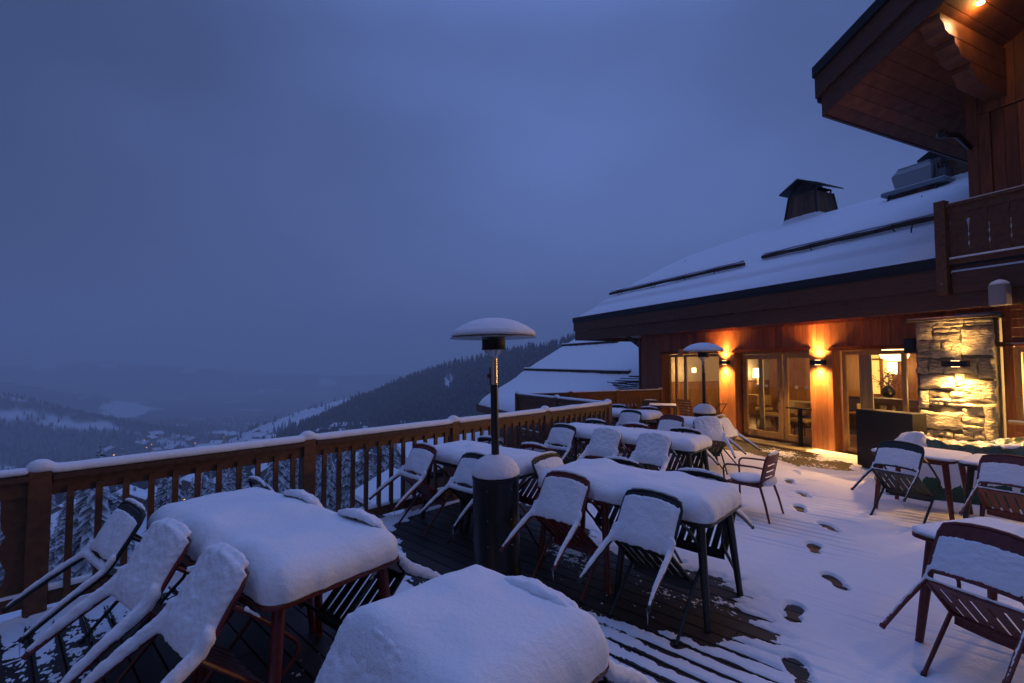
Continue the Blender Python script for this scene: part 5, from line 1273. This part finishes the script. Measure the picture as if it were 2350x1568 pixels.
# ------------------------------------------------------------------ land: mountainside, valley, far slopes
def ssm(a, b, k): return .5 * (a + b + np.sqrt((a - b) ** 2 + k * k))       # smooth max
RA = np.array([260., 780., 112.]); RB = np.array([-330., 1250., -115.]); RC = np.array([-1000., 1900., -300.])
def land(X, Y):
    o = -.74 * X + .68 * Y                                   # outwards, down the slope
    al = .68 * X + .74 * Y
    z1 = np.interp(o, [-400, -60, 0, 12, 60, 190, 420, 900, 9000], [60, 8, -5, -10, -22, -54, -88, -262, -300])
    z1 = z1 + 6 * vnoise(X, Y, .012, 101, 4) * sstep(20, 140, np.hypot(X, Y)) + 1.0 * vnoise(X, Y, .08, 104, 3) * sstep(15, 60, np.hypot(X, Y))
    z1 = ssm(z1, -268 + 8 * vnoise(X, Y, .004, 102, 4), 40)
    # forest ridge coming down from the right
    def seg(A, B):
        d = (B - A)[:2]; L2 = (d ** 2).sum(); t = ((X - A[0]) * d[0] + (Y - A[1]) * d[1]) / L2; t = np.clip(t, 0, 1)
        px = A[0] + t * d[0]; py = A[1] + t * d[1]; return A[2] + t * (B[2] - A[2]), np.hypot(X - px, Y - py)
    def crest(P, k):
        z = None
        for A, B in zip(P[:-1], P[1:]): h, d = seg(np.array(A, float), np.array(B, float)); q = h - k * d; z = q if z is None else np.maximum(z, q)
        return z
    z2 = crest([(520, 330, 118), (94, 700, 34), (-145, 900, -16), (-272, 1000, -52), (-504, 1150, -112), (-662, 1250, -190), (-900, 1450, -275)], .42) + 7 * vnoise(X, Y, .008, 103, 4)
    # far side of the valley
    z3 = crest([(-2500, 1000, 90), (-1408, 1300, -93), (-1158, 1340, -150), (-985, 1380, -208), (-860, 1450, -280)], .36) + 16 * vnoise(X, Y, .0035, 106, 5)
    z4 = crest([(-3700, 1900, 90), (-2490, 2300, -82), (-1640, 2300, -228), (-1300, 2350, -295)], .34) + 22 * vnoise(X, Y, .004, 117, 4)
    z4 = np.maximum(z4, crest([(-5200, 3700, 160), (-3700, 4150, 20), (-2300, 4500, -90), (-1700, 4700, -120), (-500, 4900, -100), (900, 4900, 60)], .3)) + 0 * vnoise(X, Y, .0025, 107, 5)
    z = ssm(z1, z2, 10); z = ssm(z, z3, 25); z = ssm(z, z4, 25)
    return z
def make_land():
    az = np.radians(np.concatenate([np.arange(-66, 42, .33)])); rr = np.concatenate([np.linspace(3, 60, 24), np.geomspace(62, 5500, 300)])
    A, Rr = np.meshgrid(az, rr, indexing='ij'); X = Rr * np.sin(A); Y = Rr * np.cos(A); Z = land(X, Y)
    ex = np.linspace(-180, 180, 40)
    V = np.stack([X, Y, Z], -1).reshape(-1, 3); n0, n1 = X.shape; idx = np.arange(n0 * n1).reshape(n0, n1)
    F = np.stack([idx[:-1, :-1], idx[:-1, 1:], idx[1:, 1:], idx[1:, :-1]], -1).reshape(-1, 4)
    m = mat('snowy_hillside', (.6, .62, .68), .9); n, l, b = nodes(m)
    tc = n.new('ShaderNodeTexCoord'); n1_ = n.new('ShaderNodeTexNoise'); n1_.inputs['Scale'].default_value = .0035; n1_.inputs['Detail'].default_value = 9; n1_.inputs['Roughness'].default_value = .62
    n2_ = n.new('ShaderNodeTexNoise'); n2_.inputs['Scale'].default_value = .11; n2_.inputs['Detail'].default_value = 5; n2_.inputs['Roughness'].default_value = .8
    l.new(tc.outputs['Object'], n1_.inputs[0]); l.new(tc.outputs['Object'], n2_.inputs[0])
    r1 = n.new('ShaderNodeMapRange'); r1.inputs[1].default_value = .57; r1.inputs[2].default_value = .62; l.new(n1_.outputs[0], r1.inputs[0])
    r2_ = n.new('ShaderNodeMapRange'); r2_.inputs[1].default_value = .40; r2_.inputs[2].default_value = .66; l.new(n2_.outputs[0], r2_.inputs[0])
    forest = n.new('ShaderNodeMix'); forest.data_type = 'RGBA'; forest.inputs[6].default_value = (.018, .022, .026, 1); forest.inputs[7].default_value = (.10, .112, .135, 1); l.new(r2_.outputs[0], forest.inputs[0])
    mx = n.new('ShaderNodeMix'); mx.data_type = 'RGBA'; mx.inputs[7].default_value = (.78, .80, .85, 1); l.new(r1.outputs[0], mx.inputs[0]); l.new(forest.outputs[2], mx.inputs[6]); 
    at = n.new('ShaderNodeAttribute'); at.attribute_name = 'open'; m2 = n.new('ShaderNodeMix'); m2.data_type = 'RGBA'; m2.inputs[7].default_value = (.74, .76, .82, 1); l.new(at.outputs['Fac'], m2.inputs[0]); l.new(mx.outputs[2], m2.inputs[6]); l.new(m2.outputs[2], b.inputs['Base Color'])
    me = np_mesh('hillside', V, F[:, ::-1], m); a = me.attributes.new('open', 'FLOAT', 'POINT'); a.data.foreach_set('value', open_field(X, Y).astype(np.float32).ravel())
    struct(obj('mountain_slopes', me))
def open_field(X, Y):
    """meadows and clearings without trees"""
    near = sstep(420, 150, np.hypot(X, Y)) * .9
    d = np.hypot((X + 455) / 205, (Y - 1045) / 165); cl = sstep(1.15, .8, d + .35 * vnoise(X, Y, .02, 201, 4))
    d2 = np.abs(X + .134 * Y) / 8 + np.maximum(0, np.abs(Y - 760) - 40) / 25; tr = sstep(1.3, .8, d2 + .5 * vnoise(X, Y, .05, 202, 3))
    e = (X + 1190) * .97 + (Y - 1275) * .24; f = -(X + 1190) * .24 + (Y - 1275) * .97
    p1 = sstep(1.1, .85, np.hypot(e / 165, f / 32) + 1.0 * vnoise(X, Y, .016, 203, 5, .65)); p2 = sstep(1.1, .85, np.hypot((e - 300) / 90, (f + 14) / 22) + 1.0 * vnoise(X, Y, .018, 204, 5, .65))
    p3 = sstep(.30, .5, vnoise(X, Y, .007, 205, 6, .72)) * sstep(1000, 1300, np.hypot(X, Y)) * sstep(2900, 2300, np.hypot(X, Y)) * .8
    return np.clip(np.maximum.reduce([near, cl, tr * .9, p1, p2, p3]), 0, 1)
make_land()
def zland(x, y): return float(land(np.array([[float(x)]]), np.array([[float(y)]]))[0, 0])

# conifers
CON = mat('snowy_conifer', (.05, .06, .06), .9)
n, l, b = nodes(CON); tc = n.new('ShaderNodeTexCoord'); g = n.new('ShaderNodeNewGeometry'); nz = n.new('ShaderNodeTexNoise'); nz.inputs['Scale'].default_value = 2.2; nz.inputs['Detail'].default_value = 4
sep = n.new('ShaderNodeSeparateXYZ'); l.new(g.outputs['True Normal'], sep.inputs[0]); l.new(tc.outputs['Object'], nz.inputs[0])
ma = n.new('ShaderNodeMath'); ma.operation = 'ADD'; l.new(sep.outputs[2], ma.inputs[0]); l.new(nz.outputs[0], ma.inputs[1])
mr_ = n.new('ShaderNodeMapRange'); mr_.inputs[1].default_value = .78; mr_.inputs[2].default_value = 1.15; l.new(ma.outputs[0], mr_.inputs[0])
mx = n.new('ShaderNodeMix'); mx.data_type = 'RGBA'; mx.inputs[6].default_value = (.030, .040, .040, 1); mx.inputs[7].default_value = (.62, .65, .70, 1); l.new(mr_.outputs[0], mx.inputs[0]); l.new(mx.outputs[2], b.inputs['Base Color'])
CONF = mat('distant_conifer', (.05, .06, .065), .95); noisy(CONF, (.020, .027, .030), (.19, .205, .24), .22, (1, 1, 1), 5, 0, lo=.38, hi=.72)
TRK = mat('trunk_bark', (.05, .035, .025), .9)
def near_tree(h, seed):
    rd = random.Random(seed); mb = MB(); tiers = 20
    for k in range(tiers * 2):
        f = k / (tiers * 2 - 1); z = h * (.08 + .89 * f); r = h * .21 * (1 - f) ** .8 + .10; nb = int(5 + 5 * (1 - f))
        for i in range(nb):
            a = 2 * PI * (i + rd.random() * .8) / nb; rr = r * rd.uniform(.65, 1.15); dz = -rr * rd.uniform(.3, .65); w_ = rr * .26 + .06; zz0 = z; z = zz0 + rd.uniform(-.02, .02) * h
            d = Vector((math.cos(a), math.sin(a), 0)); s_ = Vector((-d.y, d.x, 0)); tip = d * rr + Vector((0, 0, z + dz)); mid = d * rr * .55 + Vector((0, 0, z + dz * .35 + .03 * rr))
            mb.add([Vector((0, 0, z + .06 * r)), mid + s_ * w_, tip, mid - s_ * w_, mid + Vector((0, 0, -.10 * r - .06))], [(0, 1, 2), (0, 2, 3), (0, 4, 1), (1, 4, 2), (2, 4, 3), (3, 4, 0)]); z = zz0
    t = empty('conifer'); mb.build('crown', CON, t); m2 = MB(); m2.tube([(0, 0, -1.5), (0, 0, h * .5), (0, 0, h * .98)], [h * .016, h * .011, .02], 6); m2.build('trunk', TRK, t); return t
protos = [near_tree(11, 1), near_tree(14, 2), near_tree(9, 3)]
TG = 'snow dusted conifers on the slope below the railing'
rt = random.Random(3); placed = 0; used = [False] * 3; trees_xy = []
HOUSES = []
def put_tree(x, y, sc_=None):
    global placed
    if any(math.hypot(x - a, y - b_) < r for a, b_, r in HOUSES): return
    k = rt.randrange(3)
    t = protos[k] if not used[k] else copy_tree(protos[k]); used[k] = True
    t.location = (x, y, zland(x, y) - .3); s_ = sc_ or rt.uniform(.75, 1.35); t.scale = (s_, s_, s_ * rt.uniform(.9, 1.15)); t.rotation_euler = (0, 0, rt.uniform(0, 6.28))
    tag(t, 'snow dusted conifer among many on the slope below the terrace railing', 'tree', TG); placed += 1

# chalets down the slope
CHL = wood('chalet_boards', (.10, .045, .028), (.17, .08, .05), (.6, .6, 3), .75); PLAS = mat('chalet_plaster', (.30, .27, .25), .85); CH_S = snow_mat('chalet_snow', 3, .06, .3)
LIT = warm('lit_window', 5, (1, .45, .12)); DKW = mat('dark_pane', (.03, .035, .045), .2)
def chalet_proto(lx, ly, hh, rh, lit):
    t = empty('chalet'); mb = MB(); mb.box(-lx / 2, lx / 2, -ly / 2, ly / 2, -4, hh * .45); mb.build('base_wall', PLAS, t)
    mb = MB(); mb.box(-lx / 2 - .05, lx / 2 + .05, -ly / 2 - .05, ly / 2 + .05, hh * .451, hh)
    for y in (-ly / 2, ly / 2): mb.add([(-lx / 2, y, hh), (lx / 2, y, hh), (0, y, hh + rh)], [(0, 1, 2)])
    mb.build('timber_wall', CHL, t); ov = 1.1; e = rh / (lx / 2) * ov
    def roofpair(z0, th, o2):
        m_ = MB()
        for sg in (-1, 1): m_.hexa([(0, -ly / 2 - o2, hh + rh + z0), (sg * (lx / 2 + ov), -ly / 2 - o2, hh - e + z0), (sg * (lx / 2 + ov), ly / 2 + o2, hh - e + z0), (0, ly / 2 + o2, hh + rh + z0), (0, -ly / 2 - o2, hh + rh + z0 + th), (sg * (lx / 2 + ov), -ly / 2 - o2, hh - e + z0 + th * .8), (sg * (lx / 2 + ov), ly / 2 + o2, hh - e + z0 + th * .8), (0, ly / 2 + o2, hh + rh + z0 + th)])
        return m_
    r = roofpair(.0, .2, 1.2).build('roof', FLASH, t); m_ = roofpair(.21, .42, 1.15); m_.build('roof_snow', CH_S, r)
    m_ = MB(); m_.box(lx * .18, lx * .18 + .9, -.5, .5, hh, hh + rh + .7); m_.build('chimney', PLAS, r); m_ = MB(); m_.box(lx * .18 - .05, lx * .18 + .95, -.55, .55, hh + rh + .71, hh + rh + .95); m_.build('chimney_snow', CH_S, r)
    k = 0
    for y, sg in ((-ly / 2, -1), (ly / 2, 1)):
        for z in (hh * .15, hh * .62):
            for x in (-lx * .3, 0, lx * .3):
                m_ = MB(); m_.box(x - .6, x + .6, y + sg * .04, y + sg * .10, z, z + 1.2); f = m_.build('window', CHL, t); m_ = MB(); m_.box(x - .48, x + .48, y + sg * .101, y + sg * .12, z + .1, z + 1.1); m_.build('pane', LIT if (k * 7 + lit) % 5 == 0 else DKW, f); k += 1
    m_ = MB(); m_.box(-lx / 2, lx / 2, -ly / 2 - 1.2, -ly / 2 - .06, hh * .46, hh * .50); m_.box(-lx / 2, lx / 2, -ly / 2 - 1.2, -ly / 2 - 1.12, hh * .50, hh * .50 + .9); m_.build('balcony', CHL, t)
    return t
CP = [chalet_proto(11, 13, 6.5, 3.2, 0), chalet_proto(9, 11, 5.5, 2.6, 2), chalet_proto(15, 11, 7, 3.4, 3)]
cu = [False] * 3
def put_chalet(u, v, k, rz, label, sc_=1.0, guess=None):
    """stand a chalet where the line of sight through (u, v) meets the slope"""
    r = ray(u, v); p = None
    ds = 25 * 1.006 ** np.arange(1000); qx, qy, qz = r.x * ds, r.y * ds, HC + r.z * ds
    hit = np.nonzero(qz < land(qx[None], qy[None])[0])[0]
    if len(hit): p = Vector((0, 0, HC)) + r * float(ds[hit[0]])
    if p is None: return
    t = CP[k] if not cu[k] else copy_tree(CP[k]); cu[k] = True
    t.location = (p.x, p.y, zland(p.x, p.y)); t.rotation_euler = (0, 0, R(rz)); t.scale = (sc_,) * 3
    tag(t, label, 'house', 'snow covered chalets below the terrace'); HOUSES.append((p.x, p.y, 9 * sc_))
put_chalet(160, 1290, 2, 55, 'long chalet with lit windows and white roof just right of the first railing post')
put_chalet(30, 1240, 1, 60, 'chalet behind the fretwork panel at the left edge')
put_chalet(20, 1330, 1, 20, 'nearest roof low behind the fretwork panel at the left edge', .8)
put_chalet(290, 1180, 0, 35, 'white roofed chalet between the balusters above the left table')
put_chalet(370, 1165, 1, 70, 'chalet with a glowing lamp right above the snow of the left table')
put_chalet(430, 1150, 2, 20, 'broad chalet above the middle of the left table')
put_chalet(520, 1130, 1, 50, 'small chalet left of the second railing post')
put_chalet(610, 1110, 0, 35, 'chalet roof behind the balusters left of the second post')
put_chalet(770, 1110, 1, 60, 'brown chalet just right of the second railing post')
put_chalet(840, 1080, 2, 40, 'wide chalet between the second and third posts')
put_chalet(900, 1040, 0, 75, 'chalet under the handrail near the third post')
put_chalet(150, 1190, 1, 15, 'small roof among trees right of the first post', .8)
put_chalet(230, 1150, 0, 65, 'chalet just under the handrail at left', .8)
for i, (u, v) in enumerate(((735, 1002), (755, 996), (775, 990), (800, 988), (820, 985), (845, 1000), (790, 1003), (925, 985))):
    put_chalet(u, v, i % 3, 30 + 17 * i, 'far chalet of the hamlet on the ridge above the railing' if i < 7 else 'lone far chalet at the forest foot', 1.1)
for i in range(26):
    u = rt.uniform(240, 640); v = 1030 - (u - 240) * .03 + rt.uniform(-22, 25); put_chalet(u, v, i % 3, rt.uniform(0, 180), 'tiny chalet of the village in the valley bottom', rt.uniform(1.3, 2.2))
for o in list(bpy.data.objects):
    if o.get('group') == 'snow covered chalets below the terrace' and (o['label'].startswith('tiny') or o['label'].startswith('far chalet')):
        o['group'] = 'village chalets in the valley' if o['label'].startswith('tiny') else 'hamlet chalets on the ridge'
# the near roofs right below the railing
tries = 0
while placed < 230 and tries < 4000:
    tries += 1; az = R(rt.uniform(-50, -3)); d = 40 * (9 ** rt.random()) if tries % 3 else rt.uniform(30, 110); x, y = d * math.sin(az), d * math.cos(az)
    zt = zland(x, y) + 15; vv = 833 + (HC - zt) / y * FPX; uu = 1175 + x / y * FPX
    if y < 20 or vv < 1092 - .119 * uu: continue
    if vnoise(np.array([[x]]), np.array([[y]]), .03, 77, 2)[0, 0] < -.25: continue
    put_tree(x, y)
# forest that reads as one mass
def forest():
    r = np.random.default_rng(12); M = 60000; az = np.radians(r.uniform(-60, 22, M)); d = 330 * (2600 / 330) ** r.random(M) ; X = d * np.sin(az); Y = d * np.cos(az)
    op = open_field(X[None], Y[None])[0]; dens = .85 - op * .80
    q = (-.80 * X + .30 * Y) - 1350; dens = np.where((Y > 1500) & (q < 0), dens * .25, dens)
    keep = (r.random(M) < dens) & (d < 2500) & (d > 330); X, Y = X[keep], Y[keep]; Z = land(X[None], Y[None])[0]
    k = len(X); H = r.uniform(9, 19, k); prof = [(0.06, .17), (.42, .085), (.40, .13), (.74, .04), (.72, .075), (1.0, .002)]; m = 6
    V = np.zeros((k, len(prof) * m, 3), np.float32)
    for i, (zf, rf) in enumerate(prof):
        for j in range(m):
            a = 2 * PI * (j + .5 * i) / m + r.random(k) * .4; V[:, i * m + j, 0] = X + np.cos(a) * rf * H * r.uniform(.8, 1.2, k); V[:, i * m + j, 1] = Y + np.sin(a) * rf * H; V[:, i * m + j, 2] = Z - .5 + zf * H
    F = []
    for i in range(len(prof) - 1):
        for j in range(m): F.append((i * m + j, i * m + (j + 1) % m, (i + 1) * m + (j + 1) % m, (i + 1) * m + j))
    F = np.array(F); F = (F[None] + (np.arange(k) * len(prof) * m)[:, None, None]).reshape(-1, 4)
    o = obj('forest', np_mesh('forest', V.reshape(-1, 3), F, CONF, False)); tag(o, 'dark conifer forest covering the ridge and the valley sides', 'forest', kind='stuff')
forest()

# ------------------------------------------------------------------ lower wing whose snowy roof rises behind the rear railing
def lower_wing():
    t = empty('lower_building', (-2.06, 28, -6)); tag(t, 'lower building with a big snowy roof behind the rear railing', 'building')
    A = Vector((-2.06, 28, -.55)); sl = .56; ln = 13.0; wd = 11.0
    def q(a, w_, z=0): return A + WD * a + WN * w_ + Vector((0, 0, w_ * sl + z))
    objs = []
    mb = MB(); mb.hexa([q(0, 0, -.2), q(ln, 0, -.2), q(ln, wd, -.2), q(0, wd, -.2), q(0, 0), q(ln, 0), q(ln, wd), q(0, wd)]); rf = mb.build('roof', FLASH, t)
    mb = MB(); vs = []; aa = [0, .05, .12, .25, .5] + list(np.arange(.9, ln + .1, .45)); wz = [0, .05, .12, .25, .5] + list(np.arange(.8, wd + .1, .4)); m = len(wz)
    for a in aa:
        for w_ in wz:
            h = .34 * min(1, w_ / .3 + .02) ** .5 * min(1, a / .3 + .02) ** .5 + .04 * noise.noise(Vector((a * .7, w_ * .9, 4))) - (.09 if w_ < 2.6 else 0)
            vs.append(q(a, w_, .004 + h))
    mb.add(vs, [(i * m + j, (i + 1) * m + j, (i + 1) * m + j + 1, i * m + j + 1) for i in range(len(aa) - 1) for j in range(m - 1)]); mb.build('roof_snow', SNOWR, rf, smooth=True, ang=85)
    for w_, a0, a1 in ((3.0, .3, 10.4), (5.7, .2, 6.0)):
        mb = MB(); mb.tube([q(a0 + (a1 - a0) * i / 8, w_, .36) for i in range(9)], .09, 10); lg = mb.build('snow_guard_log', BARK, rf, smooth=True)
        mb = MB(); 
        for k in range(8):
            c = q(a0 + (a1 - a0) * (k + .5) / 8, w_, .36); mb.tube([c + WN * (.12 * math.cos(x)) + Vector((0, 0, .12 * math.sin(x))) for x in [R(-200 + 26 * y) for y in range(9)]], .02, 5)
        mb.build('log_hook', BLACKM, lg); mb = MB(); snow_rope(mb, q(a0, w_ - 0, .43), q(a1, w_ - 0, .43), .2, .07, sub=3); obj('log_snow', mb.mesh('log_snow', SNOW, True, 80), lg)
    mb = MB(); mb.tone = .5; mb.beam(q(-.03, 0, -.20), q(ln, 0, -.20), .06, .40); mb.beam(q(-.03, 0, -.15), q(-.03, wd, -.15), .06, .30); mb.build('fascia', WOODD, t)
    mb = MB()
    zt = -1.2
    for k in range(26):
        mb.tone = random.random(); z1 = -.75 - k * .2; mb.beam(q(.7, .9) * 1 + Vector((0, 0, z1 - q(.7, .9).z)), q(ln, .9) + Vector((0, 0, z1 - q(ln, .9).z)), .08, .195)
        if k < 24: mb.beam(q(.7, .9) + Vector((0, 0, z1 - q(.7, .9).z)), q(.7, wd) + Vector((0, 0, z1 - q(.7, wd).z)), .08, .195)
    mb.build('timber_wall', WOODD, t)
    # stacked fencing lying on the roof near the restaurant corner
    mb = MB(); r_ = random.Random(4)
    for k in range(26):
        s = r_.uniform(11.2, 12.7); w_ = r_.uniform(1.5, 2.3); c = q(s, w_, .42 + r_.random() * .3); d = (WD * r_.uniform(.6, 1) + WN * r_.uniform(-.4, .6)).normalized(); mb.beam(c - d * .6, c + d * .6, .06, .03)
    mb.build('stacked_laths', BLACKM, t)
    bpy.context.view_layer.update()
    for o in KID[t.name]: o.matrix_parent_inverse = t.matrix_world.inverted()
lower_wing()
def low_roof(u, v, z, lx, ly, rz, label):
    p = G(u, v, z); t = empty('annex_roof', (p.x, p.y, z - 4), R(rz)); tag(t, label, 'building')
    mb = MB(); mb.box(-lx / 2 + .5, lx / 2 - .5, -ly / 2 + .5, ly / 2 - .5, 0, 3.9); mb.build('timber_wall', CHL, t)
    for nm, z0, th, m_ in (('roof', 0, .2, FLASH), ('roof_snow', .204, .38, CH_S)):
        mb = MB()
        for sg in (-1, 1): mb.hexa([(0, -ly / 2, 5.4 + z0), (sg * lx / 2, -ly / 2, 3.9 + z0), (sg * lx / 2, ly / 2, 3.9 + z0), (0, ly / 2, 5.4 + z0), (0, -ly / 2, 5.4 + z0 + th), (sg * lx / 2, -ly / 2, 3.9 + z0 + th), (sg * lx / 2, ly / 2, 3.9 + z0 + th), (0, ly / 2, 5.4 + z0 + th)])
        mb.build(nm, m_, t)
low_roof(950, 1150, -9.0, 7, 8, 40, 'snowy annex roof seen through the balusters left of the patio heater')
low_roof(1110, 1050, -4.2, 10, 9, 20, 'wide snowy annex roof seen through the balusters right of the patio heater')
# ------------------------------------------------------------------ parents and haze
bpy.context.view_layer.update()
for o in KID[BLD.name]: o.matrix_parent_inverse = BLD.matrix_world.inverted()
HZ = bpy.data.materials.new('valley_haze'); HZ.use_nodes = True; n = HZ.node_tree.nodes; n.clear(); oo = n.new('ShaderNodeOutputMaterial'); pv = n.new('ShaderNodeVolumePrincipled')
pv.inputs['Color'].default_value = (.90, .92, .96, 1); pv.inputs['Density'].default_value = HAZE_DENSITY; pv.inputs['Anisotropy'].default_value = 0.0; HZ.node_tree.links.new(pv.outputs[0], oo.inputs['Volume'])
zmax = 480; mb = MB(); mb.box(-5600, 5600, -200, 5600, -420, zmax); tag(mb.build('haze', HZ), kind='stuff')
